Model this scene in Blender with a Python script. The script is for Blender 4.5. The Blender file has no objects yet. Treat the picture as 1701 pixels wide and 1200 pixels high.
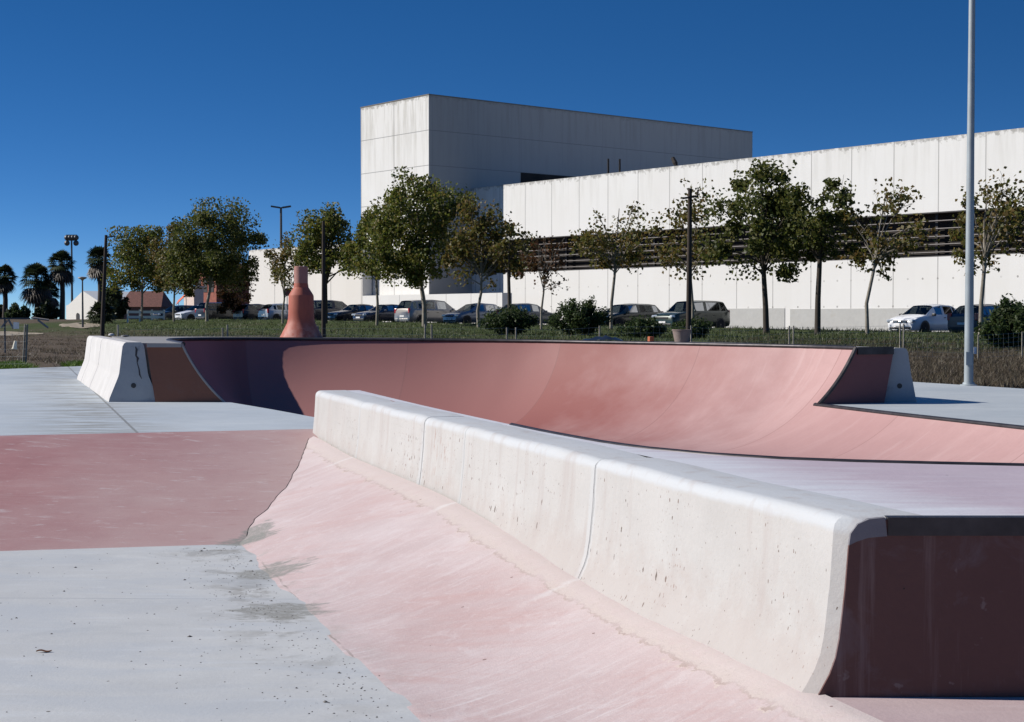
import bpy, math, random
import numpy as np
from mathutils import Vector, Matrix
R = math.radians
rnd = random.Random(7)
nrng = np.random.default_rng(11)
sc = bpy.context.scene
COL = sc.collection

# ------------------------------------------------------------------ camera
F = 2500.0; CXP, CYP = 850.5, 600.0; EYE = 1.6
PITCH = math.atan(70.0 / F)
cp, sp_ = math.cos(PITCH), math.sin(PITCH)
cam_d = bpy.data.cameras.new("camera"); cam = bpy.data.objects.new("camera", cam_d); COL.objects.link(cam)
cam.location = (0, 0, EYE); cam.rotation_euler = (math.pi/2 - PITCH, 0, 0)
cam_d.sensor_width = 36; cam_d.lens = 36*F/1701.0; cam_d.clip_end = 5000; cam_d.clip_start = .05
sc.camera = cam

def ray(px, py):
    a, b = (px-CXP)/F, (CYP-py)/F
    return Vector((a, cp + b*sp_, -sp_ + b*cp))
def G(px, py, z):                       # survey point: where a sight line meets height z
    d = ray(px, py); k = (z-EYE)/d.z
    return Vector((0, 0, EYE)) + d*k
def atY(px, py, Y):
    d = ray(px, py); return Vector((0, 0, EYE)) + d*(Y/d.y)
# the street runs along DW, NW points away from the skate park across the street
PHI = math.atan(2040.0/F)
DW = Vector((-math.sin(PHI), math.cos(PHI), 0)); NW = Vector((math.cos(PHI), math.sin(PHI), 0))
def atU(px, py, u):                     # sight line against the plane at distance u across the street
    d = ray(px, py); return Vector((0, 0, EYE)) + d*(u/(d.x*NW.x + d.y*NW.y))
def sstep(a, b, x):
    t = np.clip((x-a)/(b-a), 0, 1); return t*t*(3-2*t)
def zpark(t):
    return np.clip(.91 + .0092*(t-45), .6, 1.40)
def terrain(x, y):
    u = x*NW.x + y*NW.y; t = x*DW.x + y*DW.y
    far = zpark(t)
    base = .42 + .0035*np.maximum(u-18, 0)
    lump = .05*np.sin(x*.9+.3*y)*np.sin(y*.5+1.3) + .03*np.sin(x*2.3+1)*np.cos(y*1.7)
    z = base + (far-base)*sstep(35, 56, u) + lump*sstep(20, 26, u)*(1-sstep(54, 57, u))
    z = z + .16*sstep(52, 55.5, u)*(1-sstep(56.6, 57.5, u)) - .12*sstep(57, 58, u)
    return z
def tz(p): return float(terrain(np.float64(p[0]), np.float64(p[1])))

# ------------------------------------------------------------------ mesh helpers
class MB:
    def __init__(s): s.v = []; s.f = []; s.mi = []
    def add(s, vs, fs, m=0):
        o = len(s.v); s.v += [tuple(p) for p in vs]; s.f += [tuple(i+o for i in f) for f in fs]; s.mi += [m]*len(fs)
    def box(s, c, d, rz=0, m=0, ry=0, rx=0):
        M = Matrix.Translation(c) @ Matrix.Rotation(rz, 4, 'Z') @ Matrix.Rotation(ry, 4, 'Y') @ Matrix.Rotation(rx, 4, 'X')
        vs = [M @ Vector((x*d[0]/2, y*d[1]/2, z*d[2]/2)) for x in (-1, 1) for y in (-1, 1) for z in (-1, 1)]
        s.add(vs, [(0,1,3,2),(4,6,7,5),(0,4,5,1),(2,3,7,6),(0,2,6,4),(1,5,7,3)], m)
    def tube(s, pts, rad, n=8, m=0, cap=True):
        pts = [Vector(p) for p in pts]
        if not hasattr(rad, '__len__'): rad = [rad]*len(pts)
        vs = []; k = len(pts); prev = None
        for i, p in enumerate(pts):
            t = (pts[min(i+1, k-1)] - pts[max(i-1, 0)]).normalized()
            a = prev if prev is not None else (Vector((0, 0, 1)) if abs(t.z) < .9 else Vector((1, 0, 0)))
            x = (a - t*a.dot(t)).normalized(); prev = x; y = t.cross(x)
            for j in range(n):
                q = 2*math.pi*j/n; vs.append(p + (x*math.cos(q) + y*math.sin(q))*rad[i])
        fs = [(i*n+j, i*n+(j+1) % n, (i+1)*n+(j+1) % n, (i+1)*n+j) for i in range(k-1) for j in range(n)]
        if cap: fs += [tuple(reversed(range(n))), tuple((k-1)*n+j for j in range(n))]
        s.add(vs, fs, m)
    def lathe(s, prof, c=(0, 0, 0), n=32, axis='Z', m=0, cap=True):
        vs = []
        for r, z in prof:
            for j in range(n):
                q = 2*math.pi*j/n
                p = Vector((r*math.cos(q), r*math.sin(q), z))
                if axis == 'Y': p = Vector((p.x, p.z, p.y))
                vs.append(Vector(c)+p)
        k = len(prof)
        fs = [(i*n+j, i*n+(j+1) % n, (i+1)*n+(j+1) % n, (i+1)*n+j) for i in range(k-1) for j in range(n)]
        if cap: fs += [tuple(reversed(range(n))), tuple((k-1)*n+j for j in range(n))]
        s.add(vs, fs, m)
    def prism(s, poly, z0, z1, m=0):    # poly: plan polygon; z1 number or list of heights
        n = len(poly); zt = z1 if hasattr(z1, '__len__') else [z1]*n
        vs = [(p[0], p[1], z0) for p in poly] + [(p[0], p[1], zt[i]) for i, p in enumerate(poly)]
        s.add(vs, [tuple(reversed(range(n))), tuple(range(n, 2*n))] + [(i, (i+1) % n, n+(i+1) % n, n+i) for i in range(n)], m)
    def grid(s, P, m=0):                # P: rows of points
        r, c = len(P), len(P[0])
        s.add([p for row in P for p in row], [(i*c+j, i*c+j+1, (i+1)*c+j+1, (i+1)*c+j) for i in range(r-1) for j in range(c-1)], m)
    def extrude(s, sec, origin, ax, up, dirv, length, cap=True, m=0):   # section of (a,b) swept along dirv
        o, ax, up, dv = Vector(origin), Vector(ax), Vector(up), Vector(dirv)
        n = len(sec); vs = [o+ax*a+up*b for a, b in sec] + [o+ax*a+up*b+dv*length for a, b in sec]
        fs = [(i, (i+1) % n, n+(i+1) % n, n+i) for i in range(n)]
        if cap: fs += [tuple(reversed(range(n))), tuple(range(n, 2*n))]
        s.add(vs, fs, m)
    def build(s, name, mat, parent=None, smooth=None, recalc=True):
        me = bpy.data.meshes.new(name); me.from_pydata(s.v, [], s.f)
        for mm in (mat if isinstance(mat, (list, tuple)) else [mat]): me.materials.append(mm)
        if len(set(s.mi)) > 1: me.polygons.foreach_set('material_index', s.mi)
        if recalc:
            import bmesh
            bm = bmesh.new(); bm.from_mesh(me); bmesh.ops.recalc_face_normals(bm, faces=bm.faces); bm.to_mesh(me); bm.free()
        if smooth is not None:
            me.polygons.foreach_set('use_smooth', [True]*len(me.polygons)); me.set_sharp_from_angle(angle=R(smooth))
        me.update()
        o = bpy.data.objects.new(name, me); COL.objects.link(o)
        if parent is not None: o.parent = parent
        return o
def bevel(o, w, seg=2, ang=35):
    md = o.modifiers.new('bevel', 'BEVEL'); md.width = w; md.segments = seg; md.limit_method = 'ANGLE'; md.angle_limit = R(ang)
    return o
def tag(o, label=None, cat=None, group=None, kind=None):
    if label: o['label'] = label
    if cat: o['category'] = cat
    if group: o['group'] = group
    if kind: o['kind'] = kind
    return o
def empty(name, loc, label, cat, group=None, rz=0):
    o = bpy.data.objects.new(name, None); COL.objects.link(o); o.location = loc; o.rotation_euler = (0, 0, rz); o.empty_display_size = .2
    return tag(o, label, cat, group)
def raw_mesh(name, V, Fc, mat, parent=None):
    me = bpy.data.meshes.new(name)
    V = np.asarray(V, np.float32); Fc = np.asarray(Fc, np.int32); k = Fc.shape[1]
    me.vertices.add(len(V)); me.vertices.foreach_set('co', V.ravel())
    me.loops.add(Fc.size); me.loops.foreach_set('vertex_index', Fc.ravel())
    me.polygons.add(len(Fc)); me.polygons.foreach_set('loop_start', np.arange(0, Fc.size, k, dtype=np.int32))
    me.update(calc_edges=True); me.validate(); me.materials.append(mat)
    o = bpy.data.objects.new(name, me); COL.objects.link(o)
    if parent is not None: o.parent = parent
    return o

# ------------------------------------------------------------------ material helpers
class NT:
    def __init__(s, name):
        s.mat = bpy.data.materials.new(name); s.mat.use_nodes = True; s.t = s.mat.node_tree
        s.b = s.t.nodes['Principled BSDF']; s.out = s.t.nodes['Material Output']
    def n(s, typ, ins=None, **props):
        nd = s.t.nodes.new(typ)
        for k, v in props.items(): setattr(nd, k, v)
        for k, v in (ins or {}).items(): s.set(nd, k, v)
        return nd
    def set(s, nd, k, v):
        i = nd.inputs[k]
        if isinstance(v, bpy.types.NodeSocket): s.t.links.new(v, i)
        else:
            if hasattr(i.default_value, '__len__') and hasattr(v, '__len__') and len(i.default_value) == 4 and len(v) == 3: v = (*v, 1)
            i.default_value = v
    def m(s, op, a, b=0.0, c=0.0): return s.n('ShaderNodeMath', {0: a, 1: b, 2: c}, operation=op).outputs[0]
    def mix(s, f, a, b, bt='MIX'): return s.n('ShaderNodeMix', {0: f, 6: a, 7: b}, data_type='RGBA', blend_type=bt).outputs[2]
    def noise(s, vec, scale, detail=4, rough=.55, dist=0): return s.n('ShaderNodeTexNoise', {'Vector': vec, 'Scale': scale, 'Detail': detail, 'Roughness': rough, 'Distortion': dist}).outputs[0]
    def rmp(s, f, a, b, lo=0.0, hi=1.0): return s.n('ShaderNodeMapRange', {0: f, 1: a, 2: b, 3: lo, 4: hi}).outputs[0]
    def pos(s): return s.n('ShaderNodeNewGeometry').outputs['Position']
    def mapv(s, vec, rot=(0, 0, 0), scale=(1, 1, 1)):
        r = s.n('ShaderNodeMapping', {'Vector': vec, 'Rotation': rot}).outputs[0]
        return s.n('ShaderNodeMapping', {'Vector': r, 'Scale': scale}).outputs[0]
    def dot(s, vec, c): return s.n('ShaderNodeVectorMath', {0: vec, 1: c}, operation='DOT_PRODUCT').outputs['Value']
    def bump(s, h, st, d=.01):
        s.set(s.b, 'Normal', s.n('ShaderNodeBump', {'Height': h, 'Strength': st, 'Distance': d}).outputs[0])
def plain(name, col, rough=.6, metal=0, spec=.5, var=.12, vs=6, emit=None):
    N = NT(name); f = N.noise(N.pos(), vs, 3)
    c = N.mix(N.rmp(f, .3, .7), tuple(x*(1-var) for x in col), tuple(min(1, x*(1+var)) for x in col))
    N.set(N.b, 'Base Color', c); N.set(N.b, 'Roughness', rough); N.set(N.b, 'Metallic', metal); N.set(N.b, 'Specular IOR Level', spec)
    return N.mat
ALB = .84
def concrete(name, col, col2, big=.8, fine=30, rough=.8, rot=0.0, streak=None, specks=None, stain=None, bumps=.25, extra=None, pit=None):
    """weathered concrete: two tones, grain, trowel/wear streaks, grit specks, stains"""
    N = NT(name); P = N.pos()
    a = N.noise(P, big, 5, .6, .3); g = N.noise(P, fine, 4, .7)
    c = N.mix(N.rmp(a, .32, .68), col, col2)
    g2 = N.noise(P, 2.7, 5, .65)
    c = N.mix(N.rmp(g2, .45, .75, 0, .35), c, tuple(x*.8 for x in col))
    c = N.mix(N.rmp(g, .3, .7, 0, .22), c, tuple(x*.68 for x in col2))
    if streak:
        (al, ac, thr, amt, sc_) = streak
        s1 = N.noise(N.mapv(P, (0, 0, rot), (al, ac, al)), 1.0, 5, .6, .2)
        c = N.mix(N.rmp(s1, thr, thr+.16, 0, amt), c, sc_)
    if stain:
        (ssc, thr, amt, scol) = stain
        s2 = N.noise(N.mapv(P, (0, 0, .3), (1, 1.5, 1)), ssc, 7, .68, .6)
        c = N.mix(N.rmp(s2, thr, thr+.1, 0, amt), c, scol)
    if extra: c = extra(N, P, c)
    if specks:
        (psc, thr, pcol) = specks
        v = N.n('ShaderNodeTexVoronoi', {'Vector': P, 'Scale': psc, 'Randomness': 1.0})
        sz = N.n('ShaderNodeSeparateColor', {0: v.outputs['Color']}).outputs[0]
        lim = N.m('MULTIPLY', N.m('POWER', sz, 6.0), thr)
        c = N.mix(N.m('LESS_THAN', v.outputs['Distance'], lim), c, pcol)
    c = N.mix(1.0, c, (ALB, ALB, ALB), 'MULTIPLY')
    N.set(N.b, 'Base Color', c); N.set(N.b, 'Roughness', N.rmp(a, .3, .7, rough-.06, rough+.08)); N.set(N.b, 'Specular IOR Level', .3)
    N.bump(N.m('ADD', N.m('MULTIPLY', g, .5), N.m('MULTIPLY', g2, 1.0)), bumps, .012)
    return N.mat

# ------------------------------------------------------------------ ledge frame (survey of the front platform)
ZT = .886; ZB = .24; ZU = .49
A = G(1400, 860, ZT); B = G(520, 648, ZT)
dl = (B-A); dl.z = 0; LEN = dl.length; dl.normalize(); nl = Vector((-dl.y, dl.x, 0))
if nl.x > 0: nl = -nl
def su(s, u, z): p = A + dl*s + nl*u; return Vector((p.x, p.y, z))
uA = A.x*nl.x + A.y*nl.y; sA = A.x*dl.x + A.y*dl.y
ang_l = math.atan2(dl.y, dl.x)

joints_px = [(986, 760.3), (771, 708.5), (703, 692.1), (597, 666.5)]
JS = [(G(x, y, ZT)-A).dot(dl) for x, y in joints_px]
GREY = (.545, .55, .54); GREY2 = (.605, .61, .595)
SPOTS = [(G(424, 890, .03), .10, .30), (G(445, 952, 0), .22, .20), (G(462, 1016, 0), .26, .20), (G(412, 903, 0), .20, .12)]
def dirt(N, P, c):
    """patches of washed-in dirt lying in the low corner"""
    n = N.noise(N.mapv(P, (0, 0, .1), (2.2, 5.5, 2)), 1.0, 7, .72, .4)
    sp = N.n('ShaderNodeSeparateXYZ', {0: P})
    for (p, rx, ry) in SPOTS:
        ex = N.m('DIVIDE', N.m('SUBTRACT', sp.outputs[0], p.x), rx*1.2); ey = N.m('DIVIDE', N.m('SUBTRACT', sp.outputs[1], p.y), ry*1.2)
        d = N.m('SQRT', N.m('ADD', N.m('MULTIPLY', ex, ex), N.m('MULTIPLY', ey, ey)))
        f = N.rmp(N.m('SUBTRACT', N.m('MULTIPLY', n, 3.2), d), .62, .86, 0, .85)
        c = N.mix(N.m('MULTIPLY', f, N.rmp(N.noise(P, 26, 5, .75), .36, .52, .35, 1)), c, (.27, .265, .235))
    return c
def floor_extra(N, P, c):
    u = N.m('SUBTRACT', N.dot(P, tuple(nl)), uA); s = N.m('SUBTRACT', N.dot(P, tuple(dl)), sA)
    # grit and dirt gathered along the foot of the ramp
    w = N.noise(P, 2.2, 6, .7, .4)
    band = N.m('SUBTRACT', 1.0, N.m('ABSOLUTE', N.m('MULTIPLY', N.m('SUBTRACT', u, 1.50), 2.1)))
    f = N.m('MULTIPLY', N.rmp(band, 0, 1), N.rmp(w, .52, .62))
    f = N.m('MULTIPLY', f, N.rmp(s, 1.0, 3.6, .1, .9))
    c = N.mix(f, c, (.27, .26, .235))
    j = N.noise(N.mapv(P, (0, 0, 0), (.4, 3, 1)), 3, 5, .6)
    c = N.mix(N.rmp(j, .58, .72, 0, .3), c, (.62, .64, .65))
    # saw-cut joints across the slab
    y = N.dot(P, (.02, 1, 0))
    jt = N.m('ABSOLUTE', N.m('SUBTRACT', N.m('FRACT', N.m('DIVIDE', N.m('ADD', y, 1.62), 2.9)), .5))
    c = N.mix(N.m('LESS_THAN', jt, .0016), c, (.33, .35, .37))
    m1 = N.noise(N.mapv(P, (0, 0, .15), (.9, 2.6, 1)), 1.0, 5, .62, .4)
    c = N.mix(N.rmp(m1, .45, .62, 0, .6), c, (.475, .50, .52))
    m2 = N.noise(P, 5, 6, .72); c = N.mix(N.rmp(m2, .58, .70, 0, .4), c, (.66, .67, .66))
    return dirt(N, P, c)
M_floor = concrete('pale grey trowelled concrete', GREY, GREY2, big=.55, fine=45, rough=.75, streak=(1.2, 9, .55, .35, (.63, .65, .655)), specks=(9, .085, (.17, .155, .14)), stain=(1.3, .60, .5, (.44, .455, .455)), extra=floor_extra)
def up_extra(N, P, c):
    x = N.dot(P, tuple(nl)); x0 = G(183, 676, ZU).dot(nl)
    jt = N.m('ABSOLUTE', N.m('SUBTRACT', N.m('FRACT', N.m('ADD', N.m('DIVIDE', N.m('SUBTRACT', x, x0), 3.6), .5)), .5))
    c = N.mix(N.m('LESS_THAN', jt, .004), c, (.25, .26, .26))
    d1 = N.noise(N.mapv(P, (0, 0, 0), (.7, 3.0, 1)), 1.6, 6, .65, .5)
    bx = N.m('SUBTRACT', 1.0, N.m('MULTIPLY', N.m('ABSOLUTE', N.m('SUBTRACT', x, x0+.35)), 1.0))
    return N.mix(N.m('MULTIPLY', N.rmp(bx, 0, .9), N.rmp(d1, .46, .58, 0, .85)), c, (.29, .285, .26))
M_upper = concrete('blue grey upper pavement concrete', (.47, .52, .555), (.55, .59, .61), big=.5, fine=40, rough=.72, streak=(.8, 6, .54, .4, (.62, .66, .68)), specks=(6, .07, (.2, .2, .19)), extra=up_extra)
def bank_extra(N, P, c):
    x = N.n('ShaderNodeSeparateXYZ', {0: P}).outputs[0]; n = N.noise(P, 1.1, 5, .65)
    f = N.rmp(N.m('ADD', x, N.rmp(n, .3, .7, -.7, .7)), -4.7, -1.9, 0, .85)
    c = N.mix(f, c, (.51, .375, .35))                      # paint worn thin where the wheels turn in
    n2 = N.noise(N.mapv(P, (0, 0, .2), (3, 9, 3)), 1.0, 5, .7)
    n3_ = N.noise(N.mapv(P, (0, 0, -.3), (5, 14, 5)), 1.0, 6, .75)
    c = N.mix(N.rmp(n3_, .60, .68, 0, .6), c, (.58, .49, .47)); c = N.mix(N.rmp(n3_, .40, .33, 0, .4), c, (.33, .16, .15))
    return dirt(N, P, N.mix(N.rmp(n2, .60, .70, 0, .55), c, (.60, .52, .51)))
M_pinkbank = concrete('worn pink painted concrete', (.375, .168, .165), (.43, .225, .215), big=.5, fine=38, rough=.7, streak=(1.5, 10, .56, .4, (.52, .38, .37)), specks=(5, .07, (.2, .1, .1)), stain=(2.4, .60, .35, (.50, .37, .36)), extra=bank_extra)
def tr_extra(N, P, c):
    u = N.m('SUBTRACT', N.dot(P, tuple(nl)), uA); s = N.m('SUBTRACT', N.dot(P, tuple(dl)), sA)
    v = N.n('ShaderNodeCombineXYZ', {0: N.m('MULTIPLY', N.m('ADD', s, N.m('MULTIPLY', u, .35)), 9.0), 1: N.m('MULTIPLY', u, 1.1), 2: 0.0}).outputs[0]
    a = N.noise(v, 1.0, 6, .66, .5)                              # wheel scuffs sweeping up the curve
    pm = N.noise(P, .75, 4, .6, .6); pmf = N.rmp(pm, .42, .62, .12, .7)
    c = N.mix(N.m('MULTIPLY', N.rmp(a, .50, .74, 0, 1), pmf), c, (.71, .64, .625))
    v2 = N.n('ShaderNodeCombineXYZ', {0: N.m('MULTIPLY', N.m('SUBTRACT', s, N.m('MULTIPLY', u, .9)), 5.0), 1: N.m('MULTIPLY', u, .8), 2: 4.0}).outputs[0]
    b = N.noise(v2, 1.0, 6, .7, .8)
    c = N.mix(N.m('MULTIPLY', N.rmp(b, .46, .70, 0, 1), N.rmp(pm, .40, .60, .75, .2)), c, (.56, .37, .34))
    sc1 = N.noise(P, 4.5, 6, .72, 1.2); c = N.mix(N.rmp(sc1, .53, .66, 0, .5), c, (.67, .585, .57))
    v3 = N.n('ShaderNodeCombineXYZ', {0: N.m('MULTIPLY', N.m('ADD', s, N.m('MULTIPLY', u, .30)), 22.0), 1: N.m('MULTIPLY', u, 2.2), 2: 9.0}).outputs[0]
    f3 = N.noise(v3, 1.0, 6, .72, 1.1)                              # fine scratches, densest towards the near end
    c = N.mix(N.m('MULTIPLY', N.rmp(f3, .54, .68, 0, .7), N.m('MULTIPLY', N.m('MULTIPLY', N.rmp(s, 6.5, 2.0, .12, 1), N.rmp(pm, .40, .58, .15, 1)), N.rmp(u, .2, .5, .2, 1))), c, (.73, .68, .665))
    c = N.mix(N.m('MULTIPLY', N.rmp(f3, .46, .34, 0, .5), N.m('MULTIPLY', N.rmp(s, 6.5, 2.0, .1, 1), N.rmp(pm, .60, .42, .2, 1))), c, (.52, .335, .31))
    g_ = N.noise(N.mapv(P, (0, 0, .6), (20, 60, 20)), 1.0, 4, .7)
    c = N.mix(N.rmp(g_, .58, .68, 0, .4), c, (.70, .62, .60))
    e = N.noise(P, 26, 5, .8)
    c = N.mix(N.m('MULTIPLY', N.rmp(e, .56, .64), N.rmp(u, .8, 1.3, .0, .55)), c, (.66, .60, .56))
    n3 = N.noise(P, 7, 5, .7)                                     # broken edge at the barrier foot
    ed = N.m('MULTIPLY', N.m('LESS_THAN', N.m('ABSOLUTE', N.m('SUBTRACT', u, N.rmp(n3, .3, .7, .14, .26))), .035), N.rmp(n3, .42, .6, .2, .7))
    c = N.mix(ed, c, (.66, .56, .48))
    cr_w = N.rmp(n3, .3, .7, .19, .27)
    crust = N.m('MULTIPLY', N.m('LESS_THAN', u, cr_w), N.rmp(s, LEN-1.5, LEN-.6, 1, .2))
    n5 = N.noise(P, 34, 5, .75)
    c = N.mix(N.m('MULTIPLY', crust, N.rmp(n5, .4, .6, .35, .9)), c, (.57, .485, .44))
    c = N.mix(N.m('MULTIPLY', crust, N.rmp(n5, .60, .66, 0, .5)), c, (.36, .27, .23))
    lin = N.m('LESS_THAN', N.m('ABSOLUTE', N.m('SUBTRACT', u, cr_w)), .009)  # shadow line of the crust's step, painted as a thin dark edge
    c = N.mix(N.m('MULTIPLY', lin, N.rmp(n3, .38, .6, .15, .6)), c, (.33, .22, .19))
    rub = N.rmp(N.m('ADD', u, N.rmp(n3, .3, .7, -.12, .12)), .12, .42, .5, 0)
    c = N.mix(rub, c, (.62, .545, .52))
    for sj, wd, ln_ in ((JS[0], .05, .50), (JS[1], .035, .34), (JS[3], .045, .55)):
        dd = N.m('ABSOLUTE', N.m('SUBTRACT', N.m('ADD', s, N.m('MULTIPLY', u, .18)), sj))
        dd = N.m('ADD', dd, N.rmp(n3, .3, .7, -.03, .03))
        k_ = N.m('MULTIPLY', N.rmp(dd, wd, wd*.2, 0, .6), N.rmp(u, ln_, ln_*.4))
        c = N.mix(k_, c, (.70, .67, .65))
    w = N.noise(P, 3.0, 6, .72, .5)
    ft = N.m('MULTIPLY', N.rmp(u, 1.12, 1.34), N.rmp(w, .52, .6, 0, .65)); ft = N.m('MULTIPLY', ft, N.rmp(s, 1.0, 4.0, .1, .9))
    c = N.mix(ft, c, (.34, .32, .28))
    sm = N.m('LESS_THAN', N.m('ABSOLUTE', N.m('SUBTRACT', u, N.rmp(N.noise(P, 1.6, 4, .6), .3, .7, 1.29, 1.335))), .006)
    c = N.mix(N.m('MULTIPLY', sm, N.rmp(w, .40, .55, .0, .75)), c, (.30, .25, .22))
    return dirt(N, P, c)
M_trans = concrete('pale scuffed pink concrete', (.575, .43, .41), (.65, .545, .53), big=.7, fine=60, rough=.72, specks=(8, .08, (.28, .19, .17)), extra=tr_extra, bumps=.35)
def bar_extra(N, P, c):
    z = N.n('ShaderNodeSeparateXYZ', {0: P}).outputs[2]
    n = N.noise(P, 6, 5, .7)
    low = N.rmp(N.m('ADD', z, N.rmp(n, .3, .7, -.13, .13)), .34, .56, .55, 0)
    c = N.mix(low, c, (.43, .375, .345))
    # vertical slots and blow holes in the cast face
    s = N.m('SUBTRACT', N.dot(P, tuple(dl)), sA)
    up = N.rmp(z, .80, .86, 1, 0); cl = N.noise(N.mapv(P, (0, 0, -ang_l), (1.3, 1.3, 1.0)), 1.0, 4, .65)
    for (fa, fb, pw_, sz_, lo, hi, colr) in ((15, 7.0, 3.4, .20, .38, .62, (.15, .12, .10)), (30, 14, 2.4, .26, .44, .64, (.20, .15, .125)), (52, 22, 2.0, .25, .47, .66, (.30, .215, .18))):
        q = N.n('ShaderNodeCombineXYZ', {0: N.m('MULTIPLY', s, fa), 1: N.m('MULTIPLY', z, fb), 2: 0.0}).outputs[0]
        v = N.n('ShaderNodeTexVoronoi', {'Vector': q, 'Scale': 1.0, 'Randomness': 1.0}, voronoi_dimensions='2D')
        sz = N.n('ShaderNodeSeparateColor', {0: v.outputs['Color']}).outputs[1]
        lim = N.m('MULTIPLY', N.m('MULTIPLY', N.m('POWER', sz, pw_*2.2), sz_), N.rmp(cl, lo, hi))
        dd = N.m('ADD', v.outputs['Distance'], N.rmp(N.noise(P, 60, 2), .3, .7, -.05, .05))
        c = N.mix(N.m('MULTIPLY', N.m('LESS_THAN', dd, lim), up), c, colr)
    # rusty pitted stretch in the middle block
    rp = N.noise(N.mapv(P, (0, 0, -ang_l), (38, 38, 6)), 1.0, 4, .7)
    rs_ = N.m('MULTIPLY', N.rmp(N.m('ABSOLUTE', N.m('SUBTRACT', s, (JS[1]+JS[2])/2)), .45, .15), N.rmp(rp, .56, .64, 0, .7))
    c = N.mix(N.m('MULTIPLY', rs_, N.m('MULTIPLY', up, N.rmp(z, .40, .5))), c, (.36, .21, .16))
    n7 = N.noise(N.mapv(P, (0, 0, -ang_l), (1.2, 9, 4)), 1.0, 5, .65)
    c = N.mix(N.m('MULTIPLY', N.rmp(N.m('ADD', z, N.rmp(n, .3, .7, -.006, .006)), ZT-.064, ZT-.044), N.rmp(n7, .35, .55, .6, 1)), c, (.535, .55, .56))     # white paint along the grinding edge
    for sj, wd in zip(JS, (.05, .055, .08, .04)):
        dj_ = N.m('ADD', N.m('SUBTRACT', s, sj), N.rmp(n, .3, .7, -.012, .012)); ad = N.m('ABSOLUTE', dj_)
        c = N.mix(N.rmp(ad, wd, wd*.6, 0, .55), c, (.54, .555, .555))
        c = N.mix(N.m('MULTIPLY', N.m('LESS_THAN', N.m('ABSOLUTE', N.m('SUBTRACT', dj_, -.012)), .008), .6), c, (.25, .255, .26))
    dr = N.noise(N.mapv(P, (0, 0, -ang_l), (9, 9, .8)), 1.0, 4, .6)
    return N.mix(N.rmp(dr, .54, .7, 0, .5), c, (.43, .38, .355))
M_barrier = concrete('white washed cast concrete', (.495, .475, .45), (.55, .54, .52), big=1.1, fine=55, rough=.78, stain=(2.2, .62, .35, (.42, .405, .385)), extra=bar_extra, bumps=.3)
M_bargrey = concrete('grey cast concrete barrier', (.56, .54, .52), (.64, .62, .60), big=1.4, fine=50, rough=.85, stain=(2.5, .6, .4, (.42, .41, .40)), specks=(14, .12, (.2, .19, .18)))
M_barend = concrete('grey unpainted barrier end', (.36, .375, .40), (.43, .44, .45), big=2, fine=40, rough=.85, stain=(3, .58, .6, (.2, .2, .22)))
M_patch = concrete('white mortar joint', (.46, .475, .475), (.51, .52, .52), big=6, fine=70, rough=.85)
def deck_extra(N, P, c):
    u = N.m('SUBTRACT', uA, N.dot(P, tuple(nl)))
    n = N.noise(N.mapv(P, (0, 0, 0), (1, 5, 1)), 1.6, 5, .6)
    f = N.rmp(N.m('ADD', u, N.rmp(n, .3, .7, -.22, .22)), .30, .85, .9, 0)
    return N.mix(f, c, (.68, .69, .715))
M_deck = concrete('lavender painted concrete', (.515, .415, .46), (.57, .485, .525), big=.6, fine=45, rough=.7, streak=(1.0, 9, .52, .5, (.60, .56, .60)), specks=(6, .06, (.2, .16, .18)), extra=deck_extra)
def bowl_extra(N, P, c):
    al = N.n('ShaderNodeAttribute', attribute_name='along').outputs['Fac']; dn = N.n('ShaderNodeAttribute', attribute_name='down').outputs['Fac']
    v = N.n('ShaderNodeCombineXYZ', {0: N.m('ADD', N.m('MULTIPLY', al, 2.2), N.m('MULTIPLY', dn, .5)), 1: N.m('MULTIPLY', dn, .45), 2: 0.0}).outputs[0]
    a = N.noise(v, 1.0, 5, .62, .3)                          # trowel bands running down the curve
    c = N.mix(N.rmp(a, .52, .66, 0, .55), c, (.545, .36, .34))
    v2 = N.n('ShaderNodeCombineXYZ', {0: N.m('MULTIPLY', al, 7.0), 1: N.m('MULTIPLY', dn, .7), 2: 3.0}).outputs[0]
    b = N.noise(v2, 1.0, 6, .7, .3)
    c = N.mix(N.rmp(b, .56, .74, 0, .5), c, (.58, .42, .40))
    n0 = N.noise(P, .9, 4, .6)
    c = N.mix(N.rmp(N.m('ADD', al, N.rmp(n0, .3, .7, -1.2, 1.2)), 11.5, 15.4, .92, 0), c, (.29, .10, .086))   # sun only grazes the back wall: its shade painted in, darker and redder
    c = N.mix(N.rmp(al, 5.2, 4.6, 0, 1), c, (.50, .20, .17))        # shadowed left wing: shadow tone lifted and reddened through its colour
    cell = N.m('DIVIDE', al, 2.7); wn = N.n('ShaderNodeTexWhiteNoise', {1: N.m('FLOOR', cell)}, noise_dimensions='1D').outputs[0]
    c = N.mix(N.rmp(wn, .45, 1, 0, .38), c, (.425, .235, .22))   # each pour is its own tone
    ed = N.m('LESS_THAN', N.m('FRACT', cell), .007)
    return N.mix(N.m('MULTIPLY', ed, .45), c, (.24, .12, .11))
M_bowl = concrete('rose painted bowl concrete', (.475, .283, .266), (.515, .33, .312), big=.45, fine=26, rough=.65, stain=(.8, .58, .35, (.52, .34, .32)), bumps=.15, extra=bowl_extra)
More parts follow.
